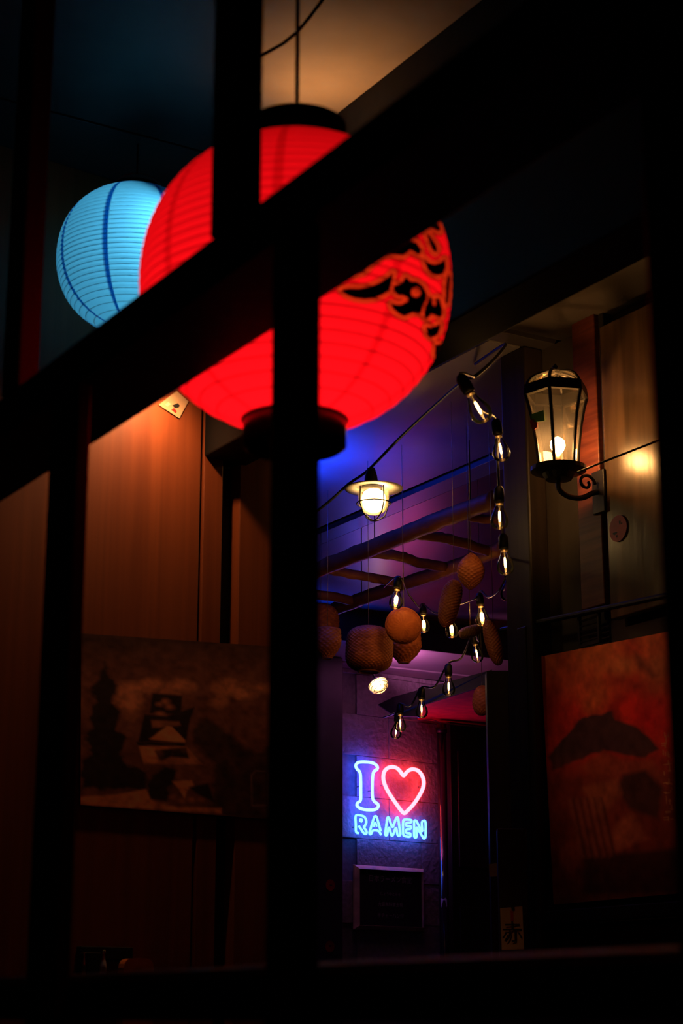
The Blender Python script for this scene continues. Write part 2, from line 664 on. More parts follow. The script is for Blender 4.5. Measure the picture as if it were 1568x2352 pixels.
def spost(a0, a1, z0, z1, b, wv, label):
    c = AB((a0 + a1) / 2, b + wv / 2, (z0 + z1) / 2)
    o = obj('screen_post', MB().box(c, U, V, Z, a1 - a0, wv, z1 - z0, 0.004), M['frame'])
    setp(o, label, 'post', 'posts of the timber screen')


def sedge(xl, xr, y, wv, z0, z1, label):
    """post whose visible edges stand at two pixel columns"""
    a1 = PB(xl, y, SB).dot(U)
    a0 = (SB + wv) * PB(xr, y, SB).dot(U) / SB
    spost(a0, a1, z0, z1, SB, wv, label)


sedge(91, 190, 1500, 0.022, 0.0, 2.322, 'blackened screen post standing in front of the castle picture edge')
sedge(613, 736, 1500, 0.022, 0.0, 2.322, 'blackened screen post passing in front of the red lantern black bottom collar')
sedge(1522, 1720, 1500, 0.022, 0.0, 2.322, 'blackened screen post standing in front of the red mountain picture')
sedge(32, 116, 300, 0.034, 2.382, 4.0, 'upper screen post above the blue lantern')
sedge(485, 604, 300, 0.034, 2.382, 4.0, 'upper screen post crossing the top of the red lantern')
sedge(1400, 1560, -400, 0.034, 2.382, 4.0, 'upper screen post above the end of the thick beam')

# ------------------------------------------------------------------ paper lanterns
SC = 280.0 / 1568.0


def crop7(pts):
    return [(780 + x * SC, 490 + y * SC) for x, y in pts]


INK = [crop7(p) for p in (
    [(20, 985), (120, 965), (250, 970), (400, 940), (520, 890), (620, 825), (685, 765), (668, 860), (655, 930), (640, 990), (560, 1040), (450, 1090), (330, 1105), (200, 1090), (90, 1050)],
    [(690, 940), (800, 900), (830, 850), (850, 815), (910, 880), (990, 880), (1060, 930), (1110, 1020), (1112, 1110), (1070, 1180), (1040, 1290), (960, 1268), (900, 1290), (830, 1322), (760, 1290), (690, 1230), (660, 1160), (720, 1178), (790, 1178), (885, 1130), (870, 1075), (830, 1050), (750, 1052), (695, 985)],
    [(1150, 1078), (1178, 1095), (1190, 1170), (1215, 1205), (1240, 1180), (1245, 1085), (1280, 1110), (1310, 1210), (1315, 1312), (1290, 1332), (1200, 1300), (1175, 1290), (1130, 1350), (1095, 1340), (1085, 1280), (1110, 1190), (1140, 1120)],
    [(1110, 1465), (1170, 1475), (1230, 1455), (1290, 1425), (1280, 1510), (1240, 1570), (1180, 1598), (1130, 1560)],
    [(1085, 585), (1140, 640), (1220, 662), (1300, 640), (1345, 590), (1360, 690), (1330, 770), (1260, 797), (1190, 780), (1130, 720)],
    [(1120, 270), (1160, 300), (1230, 400), (1252, 460), (1230, 505), (1190, 460), (1150, 360)],
    [(700, 300), (990, 380), (1040, 460), (1040, 510), (1000, 530), (950, 490), (900, 470), (820, 540), (700, 530), (560, 540), (420, 640), (300, 760), (180, 800), (100, 700)],
    [(1370, 900), (1395, 780), (1418, 830), (1405, 1000), (1392, 1150), (1365, 1160)],
    [(1222, 1800), (1240, 1690), (1290, 1690), (1272, 1750), (1235, 1840)],
    [(1160, 180), (1240, 120), (1290, 180), (1285, 230), (1220, 200)],
)]
DOT = (780 + 980 * SC, 490 + 1015 * SC, 66 * SC)


def poly_sd(px, py, poly):
    """signed distance (negative inside) of arrays px,py to one polygon"""
    d = np.full(px.shape, 1e9)
    inside = np.zeros(px.shape, bool)
    n = len(poly)
    for i in range(n):
        x0, y0 = poly[i]
        x1, y1 = poly[(i + 1) % n]
        ex, ey = x1 - x0, y1 - y0
        t = np.clip(((px - x0) * ex + (py - y0) * ey) / (ex * ex + ey * ey + 1e-12), 0, 1)
        d = np.minimum(d, np.hypot(px - x0 - t * ex, py - y0 - t * ey))
        cond = ((y0 > py) != (y1 > py))
        xi = (x1 - x0) * (py - y0) / ((y1 - y0) if abs(y1 - y0) > 1e-12 else 1e-12) + x0
        inside ^= cond & (px < xi)
    return np.where(inside, -d, d)


def project(P):
    q = P - np.array(EYE)
    dep = q[:, 1] * cos(TH) + q[:, 2] * sin(TH)
    up = -q[:, 1] * sin(TH) + q[:, 2] * cos(TH)
    return 784 + F * q[:, 0] / dep, 1176 - F * up / dep, dep


def lantern(name, label, px, py, d, rpix, ratio, nrib, phase, pap, ribm, power, bulboff, color, ink=False, nth=512, hoopr=0.0009, capk=0.35):
    c = PD(px, py, d)
    k = mpp(c)
    R = rpix * k
    H = R * ratio
    t = thing(name, c, label, 'lantern', 'round paper lanterns')
    zt = 0.957
    per = 8
    nrow = nrib * per
    zz = np.linspace(-zt, zt, nrow + 1)
    th = np.linspace(0, 2 * pi, nth, endpoint=False)
    ripple = 1 + 0.006 * np.cos(np.arange(nrow + 1) / per * 2 * pi)      # bulges outward at each hoop
    rr = R * np.power(1 - np.abs(zz) ** 2.15, 1 / 2.15) * ripple
    X = rr[:, None] * np.cos(th)[None, :]
    Y = rr[:, None] * np.sin(th)[None, :]
    Zz = np.repeat((zz * H)[:, None], nth, 1)
    P = np.stack([X, Y, Zz], -1).reshape(-1, 3)
    idx = np.arange((nrow + 1) * nth).reshape(nrow + 1, nth)
    a = idx[:-1]
    b = idx[1:]
    faces = np.stack([a, np.roll(a, -1, 1), np.roll(b, -1, 1), b], -1).reshape(-1, 4)
    me = bpy.data.meshes.new('shade')
    me.from_pydata(P.tolist(), [], faces.tolist())
    me.polygons.foreach_set('use_smooth', [True] * len(me.polygons))
    me.materials.append(M[pap])
    # doubled paper along eight seams
    ang = (np.tile(th, nrow + 1) - phase) / (2 * pi / 8)
    dist = np.abs(ang - np.round(ang)) * (2 * pi / 8) * R
    seam = np.clip((0.0082 - dist) / 0.0012, 0, 1)
    at = me.attributes.new('seam', 'FLOAT', 'POINT')
    at.data.foreach_set('value', seam.astype(np.float32))
    if ink:
        X2, Y2, dep = project(P + np.array(c))
        front = dep < (c - EYE).dot(FWD) + 0.02
        sd = np.full(len(P), 60.0)
        sel = front & (X2 > 740) & (X2 < 1060) & (Y2 > 460) & (Y2 < 850)
        s = np.full(sel.sum(), 60.0)
        for pl in INK:
            s = np.minimum(s, poly_sd(X2[sel], Y2[sel], pl))
        dd = np.hypot(X2[sel] - DOT[0], Y2[sel] - DOT[1])
        s = np.maximum(s, DOT[2] - dd)
        sd[sel] = s
        at = me.attributes.new('ink', 'FLOAT', 'POINT')
        at.data.foreach_set('value', sd.astype(np.float32))
    sh = bpy.data.objects.new('shade', me)
    COL.objects.link(sh)
    sh.parent = t
    # hoops
    for i in range(1, nrib):
        z = -zt + 2 * zt * i / nrib
        r = R * (1 - abs(z) ** 2.15) ** (1 / 2.15) * 0.996
        pts = [Vector((r * cos(q), r * sin(q), z * H)) for q in np.linspace(0, 2 * pi, 72, endpoint=False)]
        obj('hoop', MB().tube(pts, hoopr, 5, closed=True), M[ribm], t, True, local=True)
    # collars
    rc = R * (1 - zt ** 2.15) ** (1 / 2.15)
    hc = 62 / 0.93 * rpix / 356 * k
    rc2 = max(rc, R * 0.325)
    obj('bottom_collar', MB().lathe([(rc2 - 0.006, -zt * H - hc), (rc2, -zt * H - hc + 0.004), (rc2, -zt * H + 0.008), (rc2 - 0.008, -zt * H + 0.012), (rc2 - 0.012, -zt * H), (rc2 - 0.012, -zt * H - hc + 0.01), (rc2 - 0.006, -zt * H - hc)], n=64), M['black'], t, True, local=True)
    obj('base_plate', MB().lathe([(0.0005, -zt * H - hc + 0.012), (rc2 - 0.01, -zt * H - hc + 0.012), (rc2 - 0.01, -zt * H - hc + 0.018), (0.0005, -zt * H - hc + 0.018)], n=40), M['black'], t, True, local=True)
    obj('top_collar', MB().lathe([(rc2, zt * H - 0.008), (rc2, zt * H + hc * capk), (rc2 - 0.01, zt * H + hc * capk), (rc2 - 0.01, zt * H)], n=64), M['black'], t, True, local=True)
    obj('added_top_plate', MB().lathe([(0.0005, zt * H + 0.002), (rc2 - 0.008, zt * H + 0.002), (rc2 - 0.008, zt * H + 0.008), (0.0005, zt * H + 0.008)], n=40), M['black'], t, True, local=True)  # added plate, keeps the bulb's light off the ceiling
    # wire bail
    pts = [Vector((rc2 * cos(q), 0, zt * H + hc * 0.2 + rc2 * 0.75 * sin(q))) for q in np.linspace(0, pi, 20)]
    obj('wire_bail', MB().tube(pts, 0.0022, 6), M['steel'], t, True, local=True)
    top = zt * H + hc * 0.2 + rc2 * 0.75
    obj('hanging_cord', MB().tube([Vector((0, 0, top - 0.004)), Vector((0, 0, ZC - c.z))], 0.0032, 8), M['rubber'], t, True, local=True)
    bl = obj('bulb', MB().lathe([(0.001, -0.03), (0.018, -0.024), (0.026, -0.008), (0.024, 0.01), (0.013, 0.03), (0.012, 0.05), (0.001, 0.052)], Vector(bulboff), n=20), M['shadewhite'], t, True, local=True)
    bl.hide_render = False
    li = lamp('bulb_light', 'POINT', power, color, c + Vector(bulboff) + Vector((0, 0, -0.05)), t, 0.018)
    return t, c, R


tr, LC, LR = lantern('paper_lantern', 'big glowing red paper lantern with black brush lettering', 679, 652, 2.4, 356, 0.972, 29, radians(-95), 'redpaper', 'rib', 2.6, (0, 0, 0.0), (1, 0.85, 0.75), ink=True, capk=1.0)
tb, BC, BR = lantern('paper_lantern', 'glowing blue paper lantern with dark blue seams behind the red one', 308, 596, 5.0, 176, 0.99, 30, radians(-105), 'bluepaper', 'ribb', 3.3, (0.095, -0.095, 0.065), (1, 0.95, 0.9), nth=320)

# a loose cable behind the red lantern's cord
cpts = [PD(560, 150, 3.2), PD(605, 125, 3.2), PD(650, 100, 3.15), PD(684, 72, 3.1), PD(710, 40, 3.1), PD(740, 0, 3.1), PD(790, -90, 3.1)]
o = obj('cable', MB().tube(cpts, 0.0035, 8), M['rubber'], smooth=True)
setp(o, 'loose black cable looping past the red lantern cord', 'cable')

# ------------------------------------------------------------------ hidden-behind-the-beam lamps of the place, and an added pink tube
def cone_lamp(name, label, p, aim, power, color, parts_mat='metal', size=0.05, spread=120, blend=0.6):
    t = thing(name, p, label, 'lamp')
    rot = Vector(aim).to_track_quat('-Z', 'Y').to_matrix()
    obj('shade', MB().lathe([(size * 0.35, size * 1.2), (size * 0.5, size * 0.8), (size, -size * 0.2), (size * 0.94, -size * 0.2), (size * 0.46, size * 0.76), (size * 0.3, size * 1.15)], n=28, rot=rot), M[parts_mat], t, True, local=True)
    obj('bulb', MB().lathe([(0.001, -size * 0.1), (size * 0.3, 0.0), (size * 0.42, size * 0.25), (size * 0.3, size * 0.5), (0.001, size * 0.7)], n=20, rot=rot), M['bulbwarm'], t, True, local=True)
    obj('stem', MB().tube([rot @ Vector((0, 0, size * 1.15)), rot @ Vector((0, 0, size * 2.2))], size * 0.16), M['metal'], t, True, local=True)
    lamp('lamp_light', 'SPOT', power, color, p + Vector(aim).normalized() * size * 0.25, t, 0.02, aim=aim, spot_size=radians(spread), spot_blend=blend)
    return t


p = onpw(402, 838, 0.17)
cone_lamp('wall_lamp', 'warm shaded lamp washing the cedar panels above the castle picture', p, -WN * 0.55 - Z * 0.9, 13.6, (1.0, 0.50, 0.20), size=0.0355, spread=150, blend=1.0)
p = PD(734, 410, 4.60)
cone_lamp('uplight', 'warm uplight on the deep black beam lighting the ceiling', p, Z - U * 0.25 - V * 0.1, 3.6, (1.0, 0.50, 0.20), size=0.035, spread=140, blend=1.0)


def tube_lamp(name, label, p, axis, length, col, power, lightcol, aim=Z, cone=165):
    t = thing(name, p, label, 'lamp')
    a = Vector(axis).normalized() * length / 2
    m = emit(name + '_glow', col, 6)
    obj('tube', MB().tube([-a, a], 0.010, 12), m, t, True, local=True)
    obj('end_cap', MB().tube([a, a * 1.15], 0.013, 12), M['metal'], t, True, local=True)
    obj('end_cap', MB().tube([-a, -a * 1.15], 0.013, 12), M['metal'], t, True, local=True)
    obj('hanger', MB().tube([a * 1.1, a * 1.1 + Z * (ZC + 0.01 - p.z)], 0.004, 8), M['metal'], t, True, local=True)
    obj('hanger', MB().tube([-a * 1.1, -a * 1.1 + Z * (ZC + 0.01 - p.z)], 0.004, 8), M['metal'], t, True, local=True)
    lamp('tube_light', 'SPOT', power, lightcol, p + Z * 0.02, t, 0.05, aim=aim, spot_size=radians(cone), spot_blend=0.6)
    return t


tube_lamp('neon_tube', 'blue tube light behind the cedar wall under the ceiling', PD(630, 1190, 8.1), W, 0.26, (0.02, 0.1, 1.0), 110, (0.008, 0.045, 1.0))
tube_lamp('neon_tube', 'blue tube light under the ceiling above the dark return wall', PD(672, 1535, 12.4), W, 0.24, (0.02, 0.1, 1.0), 34, (0.012, 0.055, 1.0), Z, 135)
tube_lamp('neon_tube', 'added pink tube light under the ceiling behind the barrel basket', PD(862, 1536, 12.85), W, 0.10, (1.0, 0.3, 0.8), 105, (1.0, 0.24, 0.74), Z * 0.62 + W * 0.78 + U * 0.05, 110)  # added lamp standing in for neon reflected in the ceiling

# ------------------------------------------------------------------ neon sign on the block wall
NS = 260.0 / 1568.0


def neon_pts(pts, off=0.055):
    return [onsw(780 + x * NS, 1700 + y * NS, off) for x, y in pts]


def smooth_path(pts, closed, sub=6):
    out = []
    n = len(pts)
    rngi = range(n if closed else n - 1)
    for i in rngi:
        p0 = pts[(i - 1) % n] if closed or i > 0 else pts[i]
        p1 = pts[i]
        p2 = pts[(i + 1) % n]
        p3 = pts[(i + 2) % n] if closed or i + 2 < n else p2
        for k in range(sub):
            t = k / sub
            out.append(0.5 * ((2 * p1) + (p2 - p0) * t + (2 * p0 - 5 * p1 + 4 * p2 - p3) * t * t + (3 * p1 - p0 - 3 * p2 + p3) * t ** 3))
    if not closed:
        out.append(pts[-1])
    return out


sign = thing('neon_sign', onsw(895, 1930, 0.0), 'glowing neon sign reading I heart RAMEN on the block wall', 'neon sign')
LET = [
    ('letter_i', 'neonblue', 0.0105, True, [(222, 345), (262, 308), (360, 303), (460, 318), (517, 362), (515, 402), (470, 440), (455, 520), (450, 650), (455, 800), (482, 852), (530, 892), (522, 940), (470, 965), (380, 967), (290, 947), (240, 910), (246, 870), (288, 830), (290, 700), (290, 560), (280, 450), (236, 395)]),
    ('heart', 'neonred', 0.0142, True, [(882, 492), (835, 430), (785, 385), (720, 372), (655, 392), (612, 450), (605, 545), (640, 655), (702, 765), (780, 880), (850, 975), (893, 1012), (940, 975), (1020, 890), (1100, 770), (1152, 660), (1162, 565), (1132, 480), (1080, 422), (1012, 402), (955, 420), (915, 458)]),
    ('letter_r', 'neoncyan', 0.0080, False, [(258, 1288), (226, 1268), (222, 1170), (222, 1050), (285, 1042), (345, 1068), (368, 1130), (350, 1185), (335, 1205), (370, 1262), (366, 1295), (335, 1290), (300, 1240), (265, 1190)]),
    ('letter_r_counter', 'neoncyan', 0.0062, False, [(280, 1130), (283, 1095), (312, 1105), (296, 1135)]),
    ('letter_a', 'neoncyan', 0.0080, False, [(572, 1312), (535, 1258), (462, 1252), (432, 1300), (412, 1292), (420, 1250), (470, 1085), (490, 1056), (515, 1080), (568, 1262)]),
    ('letter_a_counter', 'neoncyan', 0.0062, False, [(470, 1196), (490, 1140), (512, 1196)]),
    ('letter_m', 'neoncyan', 0.0080, True, [(652, 1312), (630, 1300), (645, 1180), (658, 1085), (680, 1078), (715, 1180), (735, 1200), (755, 1150), (782, 1085), (806, 1082), (825, 1200), (838, 1300), (818, 1326), (798, 1305), (778, 1215), (740, 1305), (716, 1318), (682, 1212)]),
    ('letter_e', 'neoncyan', 0.0080, True, [(972, 1336), (905, 1330), (880, 1305), (876, 1210), (880, 1122), (902, 1100), (985, 1106), (984, 1140), (925, 1146), (925, 1186), (980, 1194), (980, 1228), (922, 1238), (922, 1284), (975, 1294)]),
    ('letter_n', 'neoncyan', 0.0080, True, [(1045, 1348), (1030, 1325), (1030, 1220), (1030, 1130), (1046, 1114), (1066, 1130), (1110, 1215), (1140, 1262), (1136, 1150), (1150, 1122), (1176, 1118), (1188, 1150), (1188, 1250), (1186, 1340), (1165, 1362), (1148, 1340), (1100, 1262), (1062, 1212), (1064, 1330)]),
]
for nm, mt, r, closed, pts in LET:
    pp = smooth_path(neon_pts(pts), closed)
    obj(nm, MB().tube(pp, r, 10, closed=closed), M[mt], sign, True)
for (x, y) in ((285, 640), (455, 700), (625, 620), (1150, 640), (240, 1200), (840, 1290), (1186, 1250), (520, 1255)):
    a = onsw(780 + x * NS, 1700 + y * NS, 0.05)
    obj('standoff', MB().tube([a, a - WN * 0.055], 0.004, 8), M['steel'], sign, True)

# ------------------------------------------------------------------ chalkboard menu under the neon
def text_obj(name, body, size, mat, parent, origin, ax, ay, base):
    cu = bpy.data.curves.new(name, 'FONT')
    cu.body = body
    cu.size = size
    cu.align_x = 'CENTER'
    cu.align_y = 'CENTER'
    cu.resolution_u = 3
    tmp = bpy.data.objects.new(name + '_tmp', cu)
    COL.objects.link(tmp)
    dg = bpy.context.evaluated_depsgraph_get()
    dg.update()
    me = bpy.data.meshes.new_from_object(tmp.evaluated_get(dg))
    bpy.data.objects.remove(tmp)
    for v in me.vertices:
        v.co = origin + ax * v.co.x + ay * v.co.y - base
    me.materials.clear()
    me.materials.append(M[mat])
    me.name = name
    o = bpy.data.objects.new(name, me)
    COL.objects.link(o)
    o.parent = parent
    return o


cor = [onsw(x, y, 0.01) for x, y in ((810, 1982), (970, 1999), (971, 2142), (812, 2134))]
bc = sum(cor, Vector()) / 4
bw = (cor[1] - cor[0]).dot(W)
bh = (cor[0].z - cor[3].z + cor[1].z - cor[2].z) / 2
board = thing('menu_board', bc - Z * bh / 2 , 'framed black menu board with faint chalk writing under the neon sign', 'menu board')
bb = Vector(board.location)
fw = 0.034
obj('slate', MB().box(bc + WN * 0.012, W, WN, Z, bw - 2 * fw + 0.01, 0.02, bh - 2 * fw + 0.01), M['slate'], board)
hw, hh = bw / 2, bh / 2
for (e0, e1) in (((-1, 1), (1, 1)), ((1, 1), (1, -1)), ((1, -1), (-1, -1)), ((-1, -1), (-1, 1))):
    def pt_(e, ins, out):
        return bc + W * (e[0] * (hw - ins)) + Z * (e[1] * (hh - ins)) + WN * out
    vs = []
    for e in (e0, e1):
        vs += [pt_(e, 0, 0.0), pt_(e, 0.004, 0.014), pt_(e, fw - 0.004, 0.042), pt_(e, fw, 0.0)]
    obj('frame_side', MB().add(vs, [(0, 1, 5, 4), (1, 2, 6, 5), (2, 3, 7, 6), (3, 0, 4, 7), (0, 1, 2, 3), (4, 5, 6, 7)]), M['frameboard'], board)
for body, size, dz in (('日本ラーメン食堂', 0.052, 0.135), ('しょうゆとみそ', 0.028, 0.03), ('大盛無料替玉有', 0.034, -0.045), ('半チャーハン付', 0.036, -0.125)):
    text_obj('chalk_writing', body, size, 'chalk', board, bc + WN * 0.0235 + Z * dz, W, Z, bb)

# ------------------------------------------------------------------ pipe beside the sign
pb = onsw(1023, 2330, 0.10)
pt2 = onsw(1023, 1664, 0.10)
pipe = thing('drain_pipe', Vector((pb.x, pb.y, 0)), 'glossy black drain pipe beside the neon sign', 'pipe')
rp_ = 11.5 * mpp(pb)
obj('pipe_run', MB().tube([Vector((pb.x, pb.y, 0)), Vector((pb.x, pb.y, pt2.z))], rp_, 32), M['pipe'], pipe, True)
for zc_ in (pt2.z - 0.05, 1.2):
    obj('clamp', MB().lathe([(rp_, -0.02), (rp_ + 0.008, -0.02), (rp_ + 0.008, 0.02), (rp_, 0.02)], Vector((pb.x, pb.y, zc_)), 32), M['metal'], pipe, True)
q = onsw(1021, 2074, 0.10) + WN * (rp_ + 0.001)
fwdp = Vector((q.x - 0, q.y, 0)).normalized()
side = Vector((fwdp.y, -fwdp.x, 0))
st = [(-0.022, -0.034), (0.024, -0.032), (0.026, 0.022), (0.014, 0.036), (-0.004, 0.026), (-0.016, 0.034), (-0.026, 0.030)]
cc = Vector((pb.x, pb.y, 0))
vs = []
for (sx, sz) in st:
    al = sx / (rp_ + 0.0015)
    vs.append(cc + (-fwdp * cos(al) + side * sin(al)) * (rp_ + 0.0015) + Z * (q.z + sz))
o = obj('sticker', MB().slab(vs, fwdp * 0.0006), M['white'])
setp(o, 'torn white sticker on the glossy black drain pipe', 'sticker')
# thin wire across the top of the door
wp = [onsw(x, y, 0.12) for x, y in ((905, 1650), (950, 1655), (990, 1652), (1012, 1660), (1040, 1664), (1110, 1671), (1140, 1670))]
o = obj('cable', MB().tube(wp, 0.005, 6), M['steel'], smooth=True)
setp(o, 'thin pale wire strung from the canopy over the dark door', 'cable')

# ------------------------------------------------------------------ stickers and slips of paper
def disc(name, label, c, ax, ay, n, r, mat, marks=()):
    t = thing(name, c, label, 'sticker')
    pts = [c + ax * r * cos(q) + ay * r * sin(q) for q in np.linspace(0, 2 * pi, 40, endpoint=False)]
    dsc = obj('disc', MB().slab([p + n * 0.001 for p in pts], n * 0.002), M[mat], t)
    for (x, y, rx, ry) in marks:
        mp_ = [c + n * 0.0032 + ax * (x + rx * cos(q)) * r + ay * (y + ry * sin(q) * (1 + 0.3 * sin(3 * q))) * r for q in np.linspace(0, 2 * pi, 16, endpoint=False)]
        obj('printed_mark', MB().slab(mp_, n * 0.0005), M['ink'], dsc)
    return t


c = onr(1420, 1214, 0.024)
disc('round_sticker', 'round red paper disc on the side wall under the wall lantern', c, -U, Z, -V, 31 * mpp(c), 'redstick', ((-0.35, -0.30, 0.26, 0.10), (0.25, 0.42, 0.10, 0.16), (-0.15, -0.55, 0.08, 0.10), (0.45, 0.3, 0.08, 0.06)))
c = onpil(758, 2033)
disc('round_sticker', 'upper round red sticker on the dark return wall', c, W, Z, WN, 13 * mpp(c), 'redstick', ((0.1, 0.0, 0.3, 0.12),))
c = onpil(757, 2174)
disc('round_sticker', 'lower round red sticker on the dark return wall', c, W, Z, WN, 13 * mpp(c), 'redstick', ((0.0, 0.1, 0.25, 0.15),))
c = onr(1187, 1724, 0.006)
pts = [onr(x, y, 0.006) for x, y in ((1186, 1704), (1193, 1718), (1194, 1730), (1191, 1742), (1187, 1749))]
pts += [onr(x, y, 0.006) for x, y in ((1176, 1742), (1172, 1725), (1177, 1710))]
o = obj('round_sticker', MB().slab(pts, -V * 0.002), M['redstick'])
setp(o, 'curved red sticker above the slashed orange slip on the side wall', 'sticker')


def slip(name, label, corners, mat='paper', inks=(), on=onr, off=0.004, n=None, cat='paper slip'):
    n = n or -V
    cs = [on(x, y, off) for x, y in corners]
    t = thing(name, sum(cs, Vector()) / len(cs), label, cat)
    sht = obj('sheet', MB().slab(cs, n * 0.0015), M[mat], t)
    for pl in inks:
        m_ = pl[0]
        obj('printed_mark', MB().slab([on(x, y, off + 0.002) for x, y in pl[1:]], n * 0.0006), M[m_], sht)
    return t


slip('paper_slip', 'orange paper slip with a black slash on the side wall', [(1193, 1799), (1195, 1754), (1228, 1749), (1226, 1800)], 'paper',
     [('ink', (1197, 1756), (1210, 1751), (1214, 1770), (1219, 1782), (1216, 1786), (1206, 1772))])
slip('paper_slip', 'dim square paper slip above the slip with the red character', [(1124, 2014), (1122, 1985), (1148, 1982), (1148, 2013)], 'paper', on=lambda x, y, o_=0: PD(x, y, 7.09 - o_), n=Vector((0, -1, 0)))
sl = slip('paper_slip', 'tall paper slip with a brushed character near the low rail', [(1148, 2086), (1199, 2082), (1203, 2180), (1152, 2182)], 'paper',
          [('redstick', (1172, 2092), (1178, 2092), (1179, 2116), (1173, 2116)), ('ink', (1172, 2080), (1181, 2080), (1182, 2092), (1176, 2093))], on=lambda x, y, o_=0: PD(x, y, 6.4 - o_), n=Vector((0, -1, 0)))
cp = PD(1176, 2144, 6.393)
text_obj('brushed_character', '赤', 0.075, 'ink', sl, cp + Vector((0, -0.004, 0)), Vector((1, 0, 0)), Z, Vector(sl.location))
o = obj('trim_4', MB().box(Vector((PD(1176, 2000, 6.44).x, PD(1176, 2000, 6.44).y, 1.06)), Vector((1, 0, 0)), Vector((0, 1, 0)), Z, 0.10, 0.05, 2.12, 0.004), M['post'])
setp(o, 'black stub post carrying the tall slip with the brushed character', 'post', kind='structure')

slip('card', 'small tilted printed card on the cedar panel beside the red lantern', [(364, 930), (405, 898), (432, 922), (411, 961)], 'paper',
     [('redstick', (393, 941), (399, 937), (406, 945), (403, 949)), ('ink', (395, 931), (408, 926), (413, 932), (409, 936), (402, 937)), ('frameboard', (378, 930), (386, 924), (392, 928), (384, 934))], on=onpw, n=WN, cat='card')

# ------------------------------------------------------------------ posters
def vnoise(u, v, n, seed):
    g = np.random.default_rng(seed).random((n + 2, n + 2))
    x, y = u * n, v * n
    i, j = np.clip(x.astype(int), 0, n), np.clip(y.astype(int), 0, n)
    fx, fy = x - i, y - j
    fx, fy = fx * fx * (3 - 2 * fx), fy * fy * (3 - 2 * fy)
    return (g[j, i] * (1 - fx) + g[j, i + 1] * fx) * (1 - fy) + (g[j + 1, i] * (1 - fx) + g[j + 1, i + 1] * fx) * fy


def fbm(u, v, n, seed):
    return (vnoise(u, v, n, seed) + 0.5 * vnoise(u, v, n * 2, seed + 1) + 0.25 * vnoise(u, v, n * 4, seed + 2)) / 1.75


def poster(name, label, corners, n, func, nu=150, nv=130):
    """corners TL TR BR BL in the room; func(x, y pixel grids) -> rgb of the print"""
    TL, TR, BR_, BL = corners
    t = thing(name, (BL + BR_) / 2, label, 'poster')
    base = Vector(t.location)
    uu, vv = np.meshgrid(np.linspace(0, 1, nu + 1), np.linspace(0, 1, nv + 1))
    P = np.zeros((nv + 1, nu + 1, 3))
    for k in range(3):
        P[..., k] = (TL[k] * (1 - uu) + TR[k] * uu) * (1 - vv) + (BL[k] * (1 - uu) + BR_[k] * uu) * vv
    rgb = func(uu, vv)
    P += np.array(n) * 0.002
    pts = (P - np.array(base)).reshape(-1, 3)
    idx = np.arange((nv + 1) * (nu + 1)).reshape(nv + 1, nu + 1)
    f = np.stack([idx[:-1, :-1], idx[1:, :-1], idx[1:, 1:], idx[:-1, 1:]], -1).reshape(-1, 4)
    me = bpy.data.meshes.new('printed_sheet')
    me.from_pydata(pts.tolist(), [], f.tolist())
    at = me.color_attributes.new('print', 'FLOAT_COLOR', 'POINT')
    col = np.concatenate([np.clip(rgb, 0, 1), np.ones(rgb.shape[:2] + (1,))], -1).reshape(-1)
    at.data.foreach_set('color', col.astype(np.float32))
    me.materials.append(M['print'])
    s = bpy.data.objects.new('printed_sheet', me)
    COL.objects.link(s)
    s.parent = t
    obj('backing_board', MB().slab([c_ - Vector(n) * 0.004 for c_ in (TL, TR, BR_, BL)], Vector(n) * 0.005), M['ink'], t)
    return t


def blend(rgb, mask, col):
    m = np.clip(mask, 0, 1)[..., None]
    return rgb * (1 - m) + np.array(col) * m


def soft(px, py, poly, w):
    return np.clip(0.5 - poly_sd(px, py, poly) / w, 0, 1)


